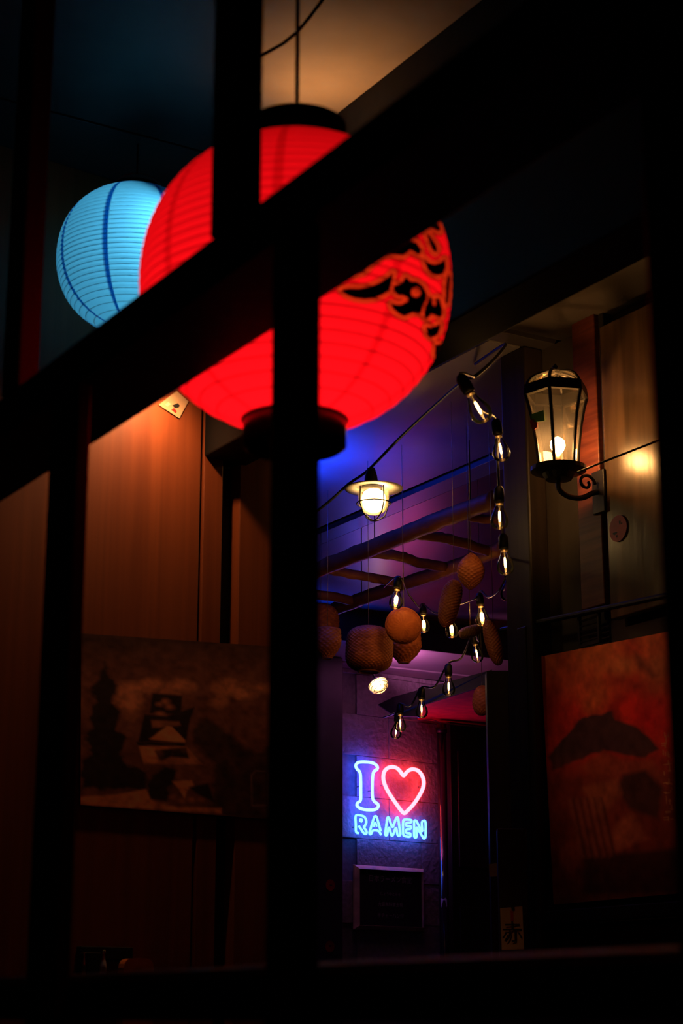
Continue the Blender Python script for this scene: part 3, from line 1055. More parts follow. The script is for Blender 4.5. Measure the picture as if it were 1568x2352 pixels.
def castle(uu, vv):
    # picture coordinates of the print: 0..1568 x 0..1760, as on the sheet
    X = 115 + uu * (1560 - 115)
    Y = 175 + uu * 95 + vv * (1450 - 175)
    n1 = fbm(uu, vv, 7, 3)
    n2 = fbm(uu, vv, 22, 9)
    sky = np.array((0.15, 0.062, 0.042))
    rgb = np.ones(uu.shape + (3,)) * sky * (0.55 + 0.5 * n1)[..., None]
    rgb = blend(rgb, np.clip((560 - Y) / 330, 0, 1) * 0.92, (0.025, 0.014, 0.012))
    for (cx, cy, rx, ry) in ((460, 580, 110, 55), (600, 560, 90, 60), (800, 570, 110, 50), (1150, 590, 130, 80), (1260, 620, 120, 45), (1080, 690, 80, 50), (430, 700, 130, 110), (1420, 580, 90, 40)):
        d = np.hypot((X - cx) / rx, (Y - cy) / ry) + (n2 - 0.5) * 0.8
        rgb = blend(rgb, np.clip(1.25 - d, 0, 1) * 0.75, (0.42, 0.17, 0.09))
    dk = (0.018, 0.012, 0.011)
    # dark tree on the left side
    ed = (n2 - 0.5) * 60
    rgb = blend(rgb, soft(X + ed, Y - ed, [(130, 1330), (120, 1130), (180, 1090), (140, 930), (195, 890), (165, 740), (215, 700), (195, 560), (240, 520), (270, 380), (300, 520), (350, 570), (325, 700), (390, 750), (350, 890), (420, 950), (375, 1090), (440, 1150), (560, 1200), (560, 1330)], 26), dk)
    # wooded bank on the right
    rgb = blend(rgb, soft(X + ed, Y + ed, [(900, 880), (990, 810), (1130, 900), (1330, 1050), (1500, 1000), (1600, 1000), (1600, 1600), (1000, 1500), (1060, 1150), (900, 1000)], 40) * (0.55 + 0.45 * n2), dk)
    rgb = blend(rgb, soft(X, Y, [(900, 880), (960, 820), (1110, 880), (1090, 960), (960, 970), (900, 930)], 20) * 0.5, (0.05, 0.035, 0.02))
    lt = (0.46, 0.18, 0.085)
    md = (0.28, 0.11, 0.06)
    # castle tower, roof over roof
    rgb = blend(rgb, soft(X, Y, [(660, 600), (705, 565), (760, 600), (800, 625), (640, 620)], 12), md)
    rgb = blend(rgb, soft(X, Y, [(600, 620), (810, 640), (800, 780), (580, 770)], 14), dk)
    for (cx, cy) in ((650, 700), (720, 720), (690, 680), (650, 775)):
        rgb = blend(rgb, np.clip(1.2 - np.hypot((X - cx) / 42, (Y - cy) / 26) - (n2 - .5), 0, 1), md)
    rgb = blend(rgb, soft(X, Y, [(545, 780), (700, 790), (900, 720), (870, 800), (850, 900), (840, 970), (500, 985)], 14), dk)
    rgb = blend(rgb, soft(X, Y, [(590, 820), (790, 830), (800, 860), (700, 870), (600, 880)], 14) * (0.4 + 0.8 * n2), md)
    rgb = blend(rgb, soft(X, Y, [(575, 965), (700, 865), (740, 870), (835, 970), (830, 985)], 10), lt)
    rgb = blend(rgb, soft(X, Y, [(500, 1005), (830, 1000), (900, 1080), (960, 1145), (540, 1145)], 12), md)
    rgb = blend(rgb, soft(X, Y, [(510, 1015), (620, 1030), (640, 1130), (540, 1130)], 12), lt)
    rgb = blend(rgb, soft(X, Y, [(610, 1045), (840, 1020), (860, 1100), (730, 1090), (660, 1120)], 14) * (0.5 + 0.7 * n2), dk)
    rgb = blend(rgb, soft(X, Y, [(490, 985), (840, 990), (830, 1010), (500, 1012)], 10), dk)
    # foot of the walls and trees
    rgb = blend(rgb, soft(X + ed, Y, [(560, 1270), (680, 1160), (770, 1190), (730, 1300), (720, 1420), (580, 1400)], 24), dk)
    rgb = blend(rgb, soft(X, Y, [(740, 1270), (880, 1260), (900, 1300), (850, 1330), (830, 1390), (790, 1330)], 16), lt)
    for (cx, cy) in ((745, 1380), (880, 1400), (950, 1400), (810, 1410), (690, 1440)):
        rgb = blend(rgb, np.clip(1.2 - np.hypot((X - cx) / 36, (Y - cy) / 24), 0, 1) * 0.8, md)
    rgb = blend(rgb, soft(X, Y, [(860, 1310), (1000, 1280), (1050, 1420), (920, 1360)], 20), dk)
    # bright strip along the lower edge
    rgb = blend(rgb, soft(X, Y, [(100, 1390), (350, 1370), (560, 1330), (590, 1400), (700, 1450), (1100, 1460), (1100, 1500), (100, 1445)], 18) * (0.45 + 0.75 * n2), lt)
    # faint rounded panel at the right
    box = np.abs(poly_sd(X, Y, [(1320, 1220), (1350, 1190), (1440, 1190), (1450, 1240), (1445, 1440), (1325, 1440)]))
    rgb = blend(rgb, np.clip(1 - box / 9, 0, 1) * 0.5, (0.22, 0.15, 0.16))
    n3 = fbm(uu, vv, 30, 61)
    return rgb * (0.5 + 1.0 * n3)[..., None] * np.array((2.5, 2.0, 2.0))


poster('poster', 'wide dim picture of a castle tower among dark trees on the cedar wall',
       [onpw(186, 1455, 0.007), onpw(650, 1487, 0.007), onpw(648, 1884, 0.007), onpw(184, 1849, 0.007)], WN, castle)


def mountain(uu, vv):
    X = 270 + uu * (1060 - 270) + vv * 60 * (1 - uu)
    Y = 310 - uu * 100 + vv * (1690 - 310 + uu * 40)
    n1 = fbm(uu, vv, 5, 21)
    n2 = fbm(uu, vv, 16, 33)
    rgb = np.ones(uu.shape + (3,)) * np.array((0.50, 0.035, 0.018)) * (0.5 + 0.9 * n1)[..., None]
    rgb = blend(rgb, np.clip((620 - Y) / 400, 0, 1) * np.clip(n1 * 1.8 - 0.35, 0, 1), (0.72, 0.24, 0.06))
    for (cx, cy, rx, ry, cc_) in ((740, 640, 70, 110, (0.95, 0.035, 0.015)), (560, 560, 80, 110, (0.60, 0.15, 0.04)), (700, 400, 140, 70, (0.60, 0.20, 0.06)), (900, 430, 120, 130, (0.42, 0.14, 0.05)), (850, 720, 90, 130, (0.55, 0.01, 0.01))):
        d = np.hypot((X - cx) / rx, (Y - cy) / ry) + (n2 - 0.5) * 0.9
        rgb = blend(rgb, np.clip(1.2 - d, 0, 1) * 0.8, cc_)
    rgb = blend(rgb, soft(X, Y, [(760, 320), (800, 350), (870, 470), (840, 480), (770, 390)], 30) * 0.7, (0.10, 0.03, 0.015))
    dk = (0.075, 0.034, 0.034)
    ed = (n2 - 0.5) * 40
    rgb = blend(rgb, soft(X + ed, Y + ed * 0.5, [(300, 880), (380, 790), (440, 730), (470, 690), (530, 655), (580, 660), (650, 645), (670, 700), (760, 740), (820, 800), (870, 870), (800, 910), (700, 890), (600, 860), (480, 900), (330, 960)], 16), dk)
    rgb = blend(rgb, np.clip((Y - 860) / 160, 0, 1) * 0.78, (0.20, 0.05, 0.026))
    for (pl, cc_, k) in (([(470, 950), (600, 860), (690, 920), (840, 930), (900, 1080), (700, 1000), (560, 1010)], (0.34, 0.075, 0.035), 0.7),
                         ([(690, 1000), (800, 980), (880, 1080), (850, 1250), (720, 1180), (660, 1080)], (0.06, 0.026, 0.022), 0.9),
                         ([(480, 1060), (660, 1020), (690, 1100), (600, 1200), (560, 1210), (520, 1120)], (0.42, 0.12, 0.05), 0.7),
                         ([(620, 1330), (660, 1260), (730, 1210), (770, 1270), (800, 1350), (740, 1370), (650, 1420)], (0.50, 0.13, 0.065), 0.95),
                         ([(375, 1390), (430, 1345), (475, 1400), (470, 1480), (400, 1520), (370, 1460)], (0.42, 0.09, 0.04), 0.8),
                         ([(480, 1440), (1000, 1400), (1040, 1640), (480, 1640)], (0.05, 0.02, 0.016), 0.8)):
        rgb = blend(rgb, soft(X + ed * 0.4, Y, pl, 30) * k, cc_)
    for k in range(5):
        x0 = 410 + k * 36
        rgb = blend(rgb, soft(X, Y, [(x0, 1120), (x0 + 22, 1118), (x0 + 85, 1440), (x0 + 62, 1445)], 22) * 0.6, (0.38, 0.12, 0.07))
        rgb = blend(rgb, soft(X, Y, [(x0 + 24, 1118), (x0 + 34, 1118), (x0 + 95, 1440), (x0 + 86, 1445)], 14) * 0.55, (0.04, 0.02, 0.018))
    # column of small lettering down the right side
    rr_ = np.random.default_rng(4)
    for k in range(13):
        for cx in (905, 960):
            cy = 650 + k * 50
            if cx == 905 and k < 3:
                continue
            for _ in range(4):
                ox, oy = rr_.uniform(-18, 12), rr_.uniform(-18, 12)
                w_, h_ = (rr_.uniform(14, 30), 5) if rr_.random() < .5 else (5, rr_.uniform(14, 30))
                m_ = (np.abs(X - cx - ox) < w_ / 2) & (np.abs(Y - cy - oy) < h_ / 2 + 1)
                rgb = blend(rgb, m_ * 0.55, (0.55, 0.28, 0.14))
    rgb = blend(rgb, np.clip((Y - 1610) / 60, 0, 1) * 0.6, (0.24, 0.10, 0.045))
    n3 = fbm(uu, vv, 26, 51)
    return rgb * (0.55 + 0.9 * n3)[..., None] * np.array((1.25, 1.1, 1.0))


poster('poster', 'tall red picture of a dark mountain under fiery clouds on the side wall',
       [onr(1243, 1508, 0.004), onr(1600, 1438, 0.004), onr(1625, 2046, 0.004), onr(1272, 2078, 0.004)], -V, mountain, 150, 230)

# louvred vent above the mountain picture
lc = onr(1353, 1440, 0.008)
vent = thing('vent_grille', lc - Z * 0.06, 'dark louvred vent above the red mountain picture', 'vent')
for k in range(6):
    c = lc + Z * (0.048 - 0.019 * k)
    obj('louvre', MB().box(c, U, (V * 0.8 + Z * 0.6).normalized(), (Z * 0.8 - V * 0.6).normalized(), 0.10, 0.014, 0.004), M['post'], vent)
for sg in (-1, 1):
    obj('frame_side', MB().box(lc + U * 0.055 * sg, U, V, Z, 0.010, 0.012, 0.13), M['post'], vent)
    obj('frame_side', MB().box(lc + Z * 0.062 * sg, U, V, Z, 0.11, 0.012, 0.010), M['post'], vent)

# added lamp, unseen behind the deep beam, to brighten the mountain picture
p = AB(4.75, 2.68, 3.24)
cone_lamp('added_spotlight', 'small added lamp, unseen behind the deep black beam, turned to the mountain picture', p, AB(4.86, 4.1, 2.46) - p, 11.0, (1.0, 0.46, 0.24), size=0.03, spread=36, blend=1.0)

# ------------------------------------------------------------------ wall lantern
WH = 0.21
wc = PB(1282, 1075, RB - WH)
k = mpp(wc)
wl = thing('wall_lantern', wc, 'lit carriage lantern of black iron and glass on the side wall', 'wall lantern')
hgt = 165 * k * 1.06
n6 = 6
ph0 = radians(12)


def hexpt(r, z, i, ph=ph0):
    q = ph + 2 * pi * i / n6
    return Vector((r * cos(q), r * sin(q), z))


prof = [(46, 0.0), (50, 0.30), (58, 0.62), (66, 0.84), (74, 1.0)]
prof = [(r * k, z * hgt) for r, z in prof]
for i in range(n6):
    vs, fs = [], []
    for (r, z) in prof:
        vs += [hexpt(r, z, i), hexpt(r, z, i + 1)]
    for j in range(len(prof) - 1):
        fs.append((2 * j, 2 * j + 1, 2 * j + 3, 2 * j + 2))
    obj('glass_pane', MB().add(vs, fs), M['lampglass'], wl, local=True)
    obj('frame_rib', MB().tube([hexpt(r * 1.01, z, i) for r, z in prof], 0.0062, 6), M['metal'], wl, local=True)
    # dome panes and ribs over the shoulder
    dp = [(70 * k * cos(q), hgt * 1.1 + 42 * k * sin(q)) for q in np.linspace(0, radians(78), 6)]
    vs, fs = [], []
    for (r, z) in dp:
        vs += [hexpt(r, z, i), hexpt(r, z, i + 1)]
    for j in range(len(dp) - 1):
        fs.append((2 * j, 2 * j + 1, 2 * j + 3, 2 * j + 2))
    obj('dome_pane', MB().add(vs, fs), M['lampglass'], wl, local=True)
    obj('dome_rib', MB().tube([hexpt(r * 1.01, z, i) for r, z in dp], 0.006, 6), M['metal'], wl, local=True)


def hexring(z0, z1, r0, r1, r2, r3):
    vs, fs = [], []
    for i in range(n6):
        vs += [hexpt(r0, z0, i), hexpt(r1, z1, i), hexpt(r2, z1, i), hexpt(r3, z0, i)]
    for i in range(n6):
        j = (i + 1) % n6
        for q in range(4):
            fs.append((4 * i + q, 4 * i + (q + 1) % 4, 4 * j + (q + 1) % 4, 4 * j + q))
    return MB().add(vs, fs)


obj('shoulder_band', hexring(hgt * 0.985, hgt * 1.13, 79 * k, 76 * k, 64 * k, 66 * k), M['metal'], wl, local=True)
obj('base_ring', MB().lathe([(0.001, -30 * k), (30 * k, -28 * k), (38 * k, -14 * k), (64 * k, -8 * k), (64 * k, 0.002), (0.001, 0.002)], n=24), M['metal'], wl, local=True)
obj('finial', MB().lathe([(0.001, hgt * 1.1 + 62 * k), (7 * k, hgt * 1.1 + 54 * k), (4 * k, hgt * 1.1 + 48 * k), (16 * k, hgt * 1.1 + 40 * k)], n=16), M['metal'], wl, True, local=True)
bz = hgt * 0.30
csk = obj('candle_socket', MB().tube([Vector((0, 0, 0)), Vector((0, 0, bz - 0.028))], 0.011, 12), M['brass'], wl, True, local=True)
obj('bulb', MB().lathe([(0.009, bz - 0.03), (0.020, bz - 0.016), (0.027, bz + 0.002), (0.024, bz + 0.018), (0.012, bz + 0.03), (0.001, bz + 0.035)], n=24), M['bulbhot'], csk, True, local=True)
armp = [Vector((0, 0, -28 * k)), Vector((0, 0, -50 * k)), V * 0.04 + Z * (-64 * k), V * 0.10 + Z * (-62 * k), V * 0.15 + Z * (-46 * k), V * (WH - 0.03) + Z * (-40 * k)]
obj('bracket_arm', MB().tube(smooth_path(armp, False, 5), 0.010, 10), M['metal'], wl, True, local=True)
sp = [V * (0.125 + 0.04 * cos(q) * (1 - q / 9)) + Z * (-24 * k + 0.035 * sin(q) * (1 - q / 9)) for q in np.linspace(0, 7, 30)]
obj('bracket_scroll', MB().tube(sp, 0.006, 8), M['metal'], wl, True, local=True)
obj('wall_plate', MB().box(V * (WH - 0.028) + Z * (-40 * k), U, V, Z, 0.07, 0.012, 0.16, 0.004), M['metal'], wl, local=True)
# green and red bits on the glass: a sticker behind the left pane
for nm, lab, pts, mt in (('sticker', 'green paper sticker on the upper glass of the wall lantern', [(1214, 953), (1248, 942), (1251, 966), (1226, 970)], 'green'),
                         ('sticker', 'red round sticker on the glass of the wall lantern', [(1216, 966), (1226, 962), (1234, 972), (1233, 982), (1226, 988), (1220, 982)], 'redstick')):
    if mt == 'green':
        M['green'] = plain('green_paper', (0.10, 0.32, 0.03), 0.6)
    a0_, b0_ = hexpt(66 * k, 0.84 * hgt, 3) + wc, hexpt(66 * k, 0.84 * hgt, 4) + wc
    c0_ = hexpt(50 * k, 0.3 * hgt, 3) + wc
    nn = (b0_ - a0_).cross(c0_ - a0_).normalized()
    if nn.y > 0:
        nn = -nn
    o = obj(nm, MB().slab([PP(x, y, a0_ + nn * 0.004, nn) for x, y in pts], nn * 0.0008), M[mt])
    setp(o, lab, 'sticker')
wp = [PB(1325, 1085, RB - 0.25), PB(1400, 1055, RB - 0.18), PB(1495, 1018, RB - 0.10), PB(1600, 975, RB - 0.03)]
o = obj('cable', MB().tube(wp, 0.004, 6), M['rubber'], smooth=True)
setp(o, 'taut black cable running from the wall lantern along the side wall', 'cable')

# ------------------------------------------------------------------ industrial pendant
pc = PD(858, 1122, 6.7)
k = mpp(pc)
pl = thing('pendant_lamp', pc, 'bright glass pendant lamp with a flat disc shade under the blue ceiling', 'pendant lamp')
obj('disc_shade', MB().lathe([(22 * k, 0.012), (40 * k, 0.010), (67 * k, 0.0), (67 * k, -0.002), (40 * k, 0.006), (22 * k, 0.008)], n=48), M['shadewhite'], pl, True, local=True)
obj('socket', MB().lathe([(0.001, 0.085), (9 * k, 0.08), (14 * k, 0.05), (17 * k, 0.012), (26 * k, 0.0), (26 * k, -0.006), (0.001, -0.006)], Vector((-6 * k, 0, 0)), n=28), M['metal'], pl, True, local=True)
gl = [(34 * k, 0.0), (35 * k, -22 * k), (33 * k, -40 * k), (25 * k, -54 * k), (13 * k, -61 * k), (0.001, -63 * k)]
obj('glass_jar', MB().lathe(gl, n=36), M['lampglass'], pl, True, local=True)
obj('bulb', MB().lathe([(12 * k, -0.004), (24 * k, -10 * k), (28 * k, -24 * k), (25 * k, -38 * k), (14 * k, -48 * k), (0.001, -51 * k)], n=28), M['bulbwhite'], pl, True, local=True)
for i in range(4):
    q = radians(35 + 90 * i)
    d = Vector((cos(q), sin(q), 0))
    obj('guard_wire', MB().tube([d * 38 * k, d * 39 * k - Z * 40 * k, d * 30 * k - Z * 62 * k, d * 12 * k - Z * 74 * k, -Z * 77 * k], 0.0028, 6), M['metal'], pl, True, local=True)
obj('guard_ring', MB().tube([Vector((39 * k * cos(q), 39 * k * sin(q), -36 * k)) for q in np.linspace(0, 2 * pi, 32, endpoint=False)], 0.0026, 6, closed=True), M['metal'], pl, True, local=True)
cabA = [PD(600, 1265, 6.9), PD(738, 1166, 6.8), PD(800, 1112, 6.75), PD(845, 1080, 6.7), PD(920, 1004, 6.4), PD(1000, 930, 6.0), PD(1060, 878, 5.6), PD(1088, 866, 5.3), PD(1130, 830, 5.6), PD(1160, 790, 6.2), AB(5.58, RB - 0.1, 3.99)]
o = obj('cable', MB().tube(smooth_path(cabA, False, 5), 0.0055, 8), M['rubber'], smooth=True)
setp(o, 'heavy black cable that carries the glass pendant lamp', 'cable')

# caged lamp by the block wall
gc = PD(868, 1572, 12.7)
k = mpp(gc)
cg = thing('cage_lamp', gc, 'small bright wall lamp with a tilted wire cage above the neon sign', 'wall lamp')
rot = Vector((0.35, -0.45, -0.8)).to_track_quat('-Z', 'Y').to_matrix()
obj('dish', MB().lathe([(6 * k, 14 * k), (14 * k, 10 * k), (24 * k, 0), (23 * k, 0), (13 * k, 9 * k), (5 * k, 13 * k)], n=32, rot=rot), M['shadewhite'], cg, True, local=True)
obj('bulb', MB().lathe([(0.001, -13 * k), (10 * k, -9 * k), (14 * k, -1 * k), (11 * k, 7 * k), (0.001, 11 * k)], n=24, rot=rot), M['bulbwhite'], cg, True, local=True)
for (rr_, zz_) in ((23, -3), (21, -9), (15, -15)):
    obj('cage_ring', MB().tube([rot @ Vector((rr_ * k * cos(q), rr_ * k * sin(q), zz_ * k)) for q in np.linspace(0, 2 * pi, 32, endpoint=False)], 0.0028, 6, closed=True), M['brass'], cg, True, local=True)
for i in range(6):
    q = pi / 3 * i
    obj('cage_bar', MB().tube([rot @ Vector((r_ * k * cos(q), r_ * k * sin(q), z_ * k)) for r_, z_ in ((23, 0), (21, -9), (15, -15), (2, -18))], 0.0024, 6), M['brass'], cg, True, local=True)
obj('arm', MB().tube([rot @ Vector((0, 0, 12 * k)), rot @ Vector((0, 0, 30 * k)), onsw(868, 1540, 0.0) - gc], 0.008, 8), M['metal'], cg, True, local=True)

# ------------------------------------------------------------------ ladder of peeled poles under the ceiling
ZL = 3.68
lad = thing('pole_ladder', PZ(930, 1270, ZL), 'rustic ladder of peeled poles slung flat under the ceiling', 'ladder')


def pole(name, pts, rpx, z=ZL, wob=0.012):
    ps = [PZ(x, y, z) for x, y in pts]
    ps = smooth_path(ps, False, 6)
    r = rpx * mpp(ps[len(ps) // 2])
    rs = [r * (1 + random.uniform(-0.05, 0.05)) for _ in ps]
    ps = [p_ + Vector((random.uniform(-1, 1), random.uniform(-1, 1), random.uniform(-1, 1))) * wob * 0.2 for p_ in ps]
    obj(name, MB().tube(ps, rs, 14), M['pole'], lad, True)


pole('side_pole', [(640, 1348), (740, 1304), (860, 1256), (980, 1207), (1080, 1168), (1136, 1148)], 20)
pole('side_pole', [(770, 1398), (830, 1376), (900, 1352), (1000, 1318), (1080, 1288), (1155, 1258)], 16)
pole('rung', [(1050, 1178), (1095, 1190), (1150, 1192)], 11)
pole('rung', [(950, 1226), (1010, 1234), (1060, 1246), (1120, 1266)], 12)
pole('rung', [(850, 1270), (910, 1276), (960, 1292), (1020, 1302)], 12)
pole('rung', [(745, 1306), (800, 1318), (860, 1328), (925, 1340)], 11)
pole('rung', [(690, 1362), (760, 1370), (830, 1384)], 11)
for (x, y) in ((860, 1256), (1080, 1168), (830, 1376), (1080, 1288)):
    a = PZ(x, y, ZL)
    obj('hanger_cord', MB().tube([a, Vector((a.x, a.y, ZC + 0.2))], 0.003, 6), M['wire'], lad, True)

# ------------------------------------------------------------------ woven wicker
def basket(label, px, py, d, rx, ry, axis, prof, mat='wicker', staves=26, rows=22, hang=None, rim=True):
    """rx, ry: half width and half length in pixels; prof(t) in -1..1 gives radius 0..1"""
    c = PD(px, py, d)
    k = mpp(c)
    R, H = rx * k, ry * k
    ax = Vector(axis).normalized()
    rot = ax.to_track_quat('Z', 'X').to_matrix()
    t = thing('wicker_basket', c, label, 'basket', 'woven wicker hanging under the pole ladder')
    nth = staves * 4
    sub = 4
    amp = R * 0.9 / staves
    vs, fs = [], []
    nr = rows * sub
    for i in range(nr + 1):
        s = -1 + 2 * i / nr
        rowi = min(i // sub, rows - 1)
        w_ = abs(sin(pi * i / sub))
        for j in range(nth):
            q = 2 * pi * j / nth
            wv = sin(q * staves / 2 + pi * rowi)
            r = R * prof(s) + amp * wv * (0.35 + 0.65 * w_) + amp * 0.5 * w_
            vs.append(c + rot @ Vector((max(r, 0.001) * cos(q), max(r, 0.001) * sin(q), s * H)))
    for i in range(nr):
        for j in range(nth):
            j2 = (j + 1) % nth
            fs.append((i * nth + j, i * nth + j2, (i + 1) * nth + j2, (i + 1) * nth + j))
    if prof(-1) > 0.05:
        fs.append(tuple(range(nth)))
    if prof(1) > 0.05:
        fs.append(tuple(nr * nth + j for j in range(nth)))
    body_ = obj('woven_body', MB().add(vs, fs), M[mat], t, True)
    if rim:
        zr = max((prof(s_), s_) for s_ in np.linspace(-1, 1, 41))[1] if rim == 'wide' else -1
        pr = prof(zr)
        if pr > 0.1:
            obj('rim', MB().tube([c + rot @ Vector((R * pr * 1.02 * cos(q), R * pr * 1.02 * sin(q), zr * H)) for q in np.linspace(0, 2 * pi, 48, endpoint=False)], R * 0.05, 8, closed=True), M[mat], body_, True)
    hang = hang or (px, py - 10)
    if hang:
        obj('hanging_string', MB().tube([c + Vector(((hang[0] - px) * k, 0, (py - hang[1]) * k)), c + Vector(((hang[0] - px) * k, 0, ZC + 0.23 - c.z))], 0.0012, 6), M['steel'], t, True)
    return t


def sup(e):
    return lambda s: (max(0.0, 1 - abs(s) ** e)) ** (1 / e)


def barrel(s):
    return (1 - 0.82 * abs(s) ** 4.2) ** 0.5 if abs(s) <= 1 else 0


UP = (0.04, 0, 1)
basket('big barrel shaped wicker shade hanging above the cage lamp', 848, 1491, 8.2, 54, 52, UP, barrel, staves=54, rows=28, hang=(846, 1437))
basket('round wicker dish seen from below in front of the barrel shade', 926, 1437, 7.95, 40, 13, (-0.12, -0.93, -0.30), lambda s: max(0.02, (1 - abs(s) ** 2.6)) ** 0.5, staves=36, rows=14, hang=(926, 1396), rim='wide')
basket('deep wicker bowl tucked behind the round wicker dish', 928, 1484, 8.6, 39, 38, UP, lambda s: (0.30 + 0.70 * sin(pi / 2 * min(1, (s + 1) / 1.1)) if s < 0.1 else 1.0 - 0.12 * (s - 0.1)), staves=30, rows=14)
basket('pointed oval wicker shade hanging highest beside the poles', 1081, 1312, 7.1, 31, 44, (0.05, 0, 1), lambda s: max(0.0, 1 - abs(s) ** 1.9) ** 0.85, staves=26, rows=20, hang=(1081, 1268))
basket('long tilted wicker trap beside the pointed oval shade', 1033, 1386, 7.35, 25, 58, (0.24, 0.1, 1), lambda s: max(0.02, 1 - abs(s) ** 3.2) ** 0.5 * (0.92 + 0.08 * s), staves=24, rows=30, hang=(1043, 1330))
basket('narrow leaning wicker dish hanging by the black corner post', 1132, 1476, 7.2, 18, 57, (-0.22, 0.2, 1), sup(2.2), staves=22, rows=28, hang=(1133, 1420))
basket('small pale cane dish tilted next to a glowing bulb', 1079, 1451, 7.7, 13, 27, (0.95, 0.2, 0.32), sup(3), 'wickerl', staves=18, rows=16)
basket('wicker bowl hanging half behind a screen post', 752, 1478, 8.7, 31, 34, UP, lambda s: (0.35 + 0.65 * sin(pi / 2 * min(1, (s + 1) / 1.2)) if s < 0.2 else 1.0 - 0.1 * (s - 0.2)), staves=26, rows=14)
basket('large wicker shade hanging above the half hidden wicker bowl', 736, 1430, 9.5, 42, 44, UP, sup(2.4), staves=30, rows=16)
basket('woven cane fan shape peeking from behind the slim pillar', 1107, 1609, 9.0, 22, 36, (0.1, 0.2, 1), sup(2.2), staves=22, rows=16)

# ------------------------------------------------------------------ string of filament bulbs
def make_bulb(hot=False, lit=True):
    t = bpy.data.objects.new('string_bulb', None)
    COL.objects.link(t)
    obj('socket', MB().lathe([(0.001, 0.008), (0.010, 0.006), (0.0165, -0.004), (0.018, -0.03), (0.0165, -0.048), (0.012, -0.049), (0.001, -0.049)], n=20), M['rubber'], t, True, local=True)
    g = [(0.0125, -0.046), (0.0128, -0.055), (0.0145, -0.066), (0.020, -0.080), (0.0265, -0.094), (0.030, -0.108), (0.0295, -0.119), (0.0255, -0.130), (0.018, -0.1375), (0.009, -0.141), (0.0006, -0.142)]
    gls = obj('glass', MB().lathe(g, n=28), M['glass'], t, True, local=True)
    obj('screw_cap', MB().lathe([(0.001, -0.047), (0.0118, -0.047), (0.0118, -0.056), (0.006, -0.060), (0.001, -0.060)], n=18), M['brass'], t, True, local=True)
    obj('glass_stem', MB().lathe([(0.005, -0.058), (0.0025, -0.07), (0.002, -0.078), (0.001, -0.08)], n=10), M['steel'], t, True, local=True)
    if lit:
        r = 0.0085 if hot else 0.0038
        z0, z1 = (-0.080, -0.120) if hot else (-0.077, -0.117)
        f = obj('filament', MB().lathe([(0.0004, z0), (r * 0.7, z0 - 0.003), (r, z0 - 0.012), (r, z1 + 0.010), (r * 0.7, z1 + 0.003), (0.0004, z1)], n=10), M['filhot' if hot else 'fil'], gls, True, local=True)
    return t


protos = {}
BUL = [  # x, y of the glass, width, tilt (foot to the right is positive), kind, label
    (1101, 943, 52, 27, 'n', 'clear filament bulb tilted outward on the heavy cable near the corner'),
    (1150, 1036, 42, 8, 'n', 'clear filament bulb above the end of the pole ladder'),
    (1147, 1192, 42, 0, 'n', 'clear filament bulb at the butt end of the upper ladder pole'),
    (1160, 1298, 40, 3, 'n', 'clear filament bulb at the end of the lower ladder pole'),
    (1166, 1360, 36, -4, 'off', 'unlit clear bulb below the end of the lower ladder pole'),
    (909, 1381, 32, -6, 'h', 'brightly burning bulb right under the lower ladder pole'),
    (973, 1437, 28, 2, 'h', 'burning bulb beside the round wicker dish'),
    (1037, 1448, 30, 4, 'h', 'burning bulb below the long tilted wicker trap'),
    (1107, 1420, 32, 6, 'h', 'brightest burning bulb touching the narrow leaning dish'),
    (1095, 1505, 29, 8, 'n', 'clear filament bulb below the small pale cane dish'),
    (1030, 1581, 31, 0, 'n', 'clear filament bulb hanging against the pink lit ceiling edge'),
    (968, 1632, 29, 0, 'n', 'clear filament bulb hanging before the red canopy soffit'),
    (919, 1665, 27, 0, 'n', 'last clear filament bulb at the tip of the canopy'),
    (909, 1682, 26, -6, 'n', 'clear filament bulb half hidden behind the last one'),
]
tops = []
for i, (x, y, w, tilt, kd, lab) in enumerate(BUL):
    if kd not in protos:
        protos[kd] = make_bulb(kd == 'h', kd != 'off')
        t = protos[kd]
    else:
        t = copy_tree(protos[kd])
    dep = 0.0605 * F / w
    c = PK(x, y, dep)
    R = Matrix.Rotation(-radians(tilt), 4, 'Y')
    off = R @ Vector((0, 0, -0.106))
    t.location = c - off
    t.rotation_euler = R.to_euler()
    setp(t, lab, 'light bulb', 'filament bulbs on the string')
    tops.append(c - off + (R @ Vector((0, 0, 0.006))))


def strand(label, pts, r=0.0045):
    o = obj('string_cable', MB().tube(smooth_path(pts, False, 6), r, 7), M['wire'], smooth=True)
    setp(o, label, 'cable')


def mid(a, b, s=0.05):
    return (a + b) / 2 - Z * s


strand('bulb string dropping down beside the black corner post', [PD(1088, 866, 5.3), tops[0], mid(tops[0], tops[1], 0.03), tops[1], mid(tops[1], tops[2], 0.0), tops[2], mid(tops[2], tops[3], 0.02), tops[3], mid(tops[3], tops[4], 0.0), tops[4],
       PD(1150, 1350, 7.0), PD(1122, 1372, 7.4), tops[8], PD(1100, 1470, 8.0), tops[9], PD(1060, 1510, 8.4), tops[10], mid(tops[10], tops[11]), tops[11], mid(tops[11], tops[12]), tops[12], tops[13], PD(880, 1648, 11)])
strand('thin bulb string looping through the wicker under the ladder', [PZ(880, 1350, ZL), tops[5], PD(935, 1360, 8.1), PD(962, 1395, 8.3), tops[6], PD(1000, 1408, 8.2), tops[7], PD(1065, 1385, 7.9), PD(1092, 1374, 7.6), tops[8]], 0.0035)

# ------------------------------------------------------------------ things low behind the rail, at the cedar wall
sh = thing('shelf_bracket', onpw(265, 2215, 0.1), 'black wall shelf low on the cedar wall', 'shelf')
def lowp(x, y, off):
    return onpw(x, y, off)


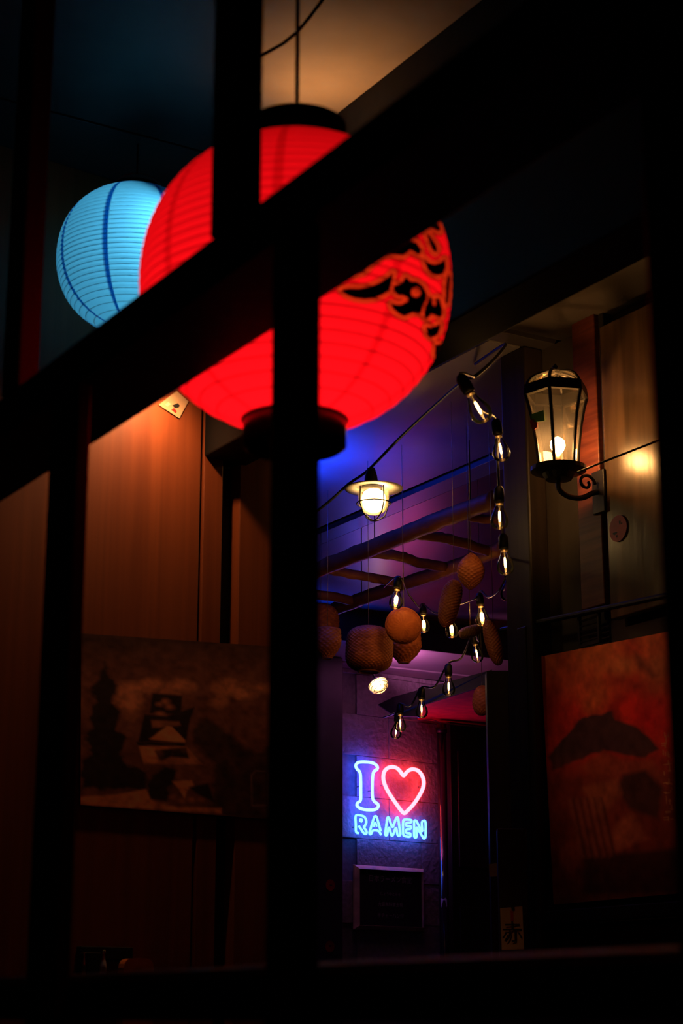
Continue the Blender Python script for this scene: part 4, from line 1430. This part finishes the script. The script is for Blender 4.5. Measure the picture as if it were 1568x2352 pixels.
a, b_ = lowp(208, 2188, 0.08), lowp(330, 2188, 0.08)
s0, s1 = wcoord(a), wcoord(b_)
c = PW0 + W * ((s0 + s1) / 2) + WN * 0.013
c.z = (a.z + b_.z) / 2
obj('shelf_board', MB().box(c, W, WN, Z, s1 - s0, 0.024, 0.036, 0.003), M['gap'], sh)
c3 = PW0 + W * (s0 + 0.022) + WN * 0.035
c3.z = c.z - 0.05
obj('side_cheek', MB().box(c3, W, WN, Z, 0.045, 0.06, 0.10, 0.003), M['gap'], sh)

# orange lacquered box-backed chair whose rounded back shows above and below the rail
chp = lowp(316, 2330, 0.12)
ch = thing('chair', Vector((chp.x, chp.y, 0.0)), 'orange brown chair with a rounded back by the cedar wall', 'chair')
k = mpp(chp)
cw = 82 * k
zt = PD(316, 2201, hypot(chp.x, chp.y)).z
bx = Vector((chp.x, chp.y, 0))
outl = []
for q in np.linspace(0, pi, 13):
    e = 0.42
    outl.append((math.copysign(abs(cos(q)) ** e, cos(q)) * cw / 2, zt - 0.06 + abs(sin(q)) ** e * 0.06))
outl = [(cw / 2, 1.0)] + outl + [(-cw / 2, 1.0)]
obj('backrest', MB().slab([bx + W * x_ + Z * z_ for x_, z_ in outl], -WN * 0.03), M['orange'], ch)
obj('seat', MB().box(bx + WN * 0.07 + Z * 0.98, W, WN, Z, cw * 1.05, 0.14, 0.03, 0.006), M['orange'], ch)
for sx in (-1, 1):
    for sy in (-0.01, 0.11):
        obj('leg', MB().tube([bx + W * (cw * 0.42 * sx) + WN * sy + Z * 0.97, bx + W * (cw * 0.48 * sx) + WN * sy], 0.012, 10), M['orange'], ch, True)

# bottles on the shelf ledge; the tall one's highlight is painted as pale colour
for lab, x, ytop, ybot, wpx, mt in (('slim chrome spout bottle beside the black wall shelf', 192, 2188, 2240, 8, 'brass'), ('tall glass bottle with its gloss painted pale in front of the black wall shelf', 236, 2184, 2252, 15, 'white')):
    pt_b = lowp(x, ybot, 0.20)
    k = mpp(pt_b)
    h = (ybot - ytop) * k
    bt = thing('bottle', pt_b, lab, 'bottle')
    r = wpx * k / 2
    obj('body', MB().lathe([(0.001, 0), (r, 0.001), (r, h * 0.45), (r * 0.8, h * 0.58), (r * 0.4, h * 0.72), (r * 0.36, h * 0.9)], n=20), M[mt], bt, True, local=True)
    obj('cap', MB().lathe([(r * 0.45, h * 0.88), (r * 0.45, h), (0.001, h)], n=16), M['chrome'], bt, True, local=True)
lp = lowp(214, 2252, 0.20)
o = obj('counter', MB().box(Vector((lp.x, lp.y, lp.z - 0.02)), W, WN, Z, 0.11, 0.08, 0.04, 0.004), M['gap'])
setp(o, 'black ledge carrying two bottles by the cedar wall', 'ledge')
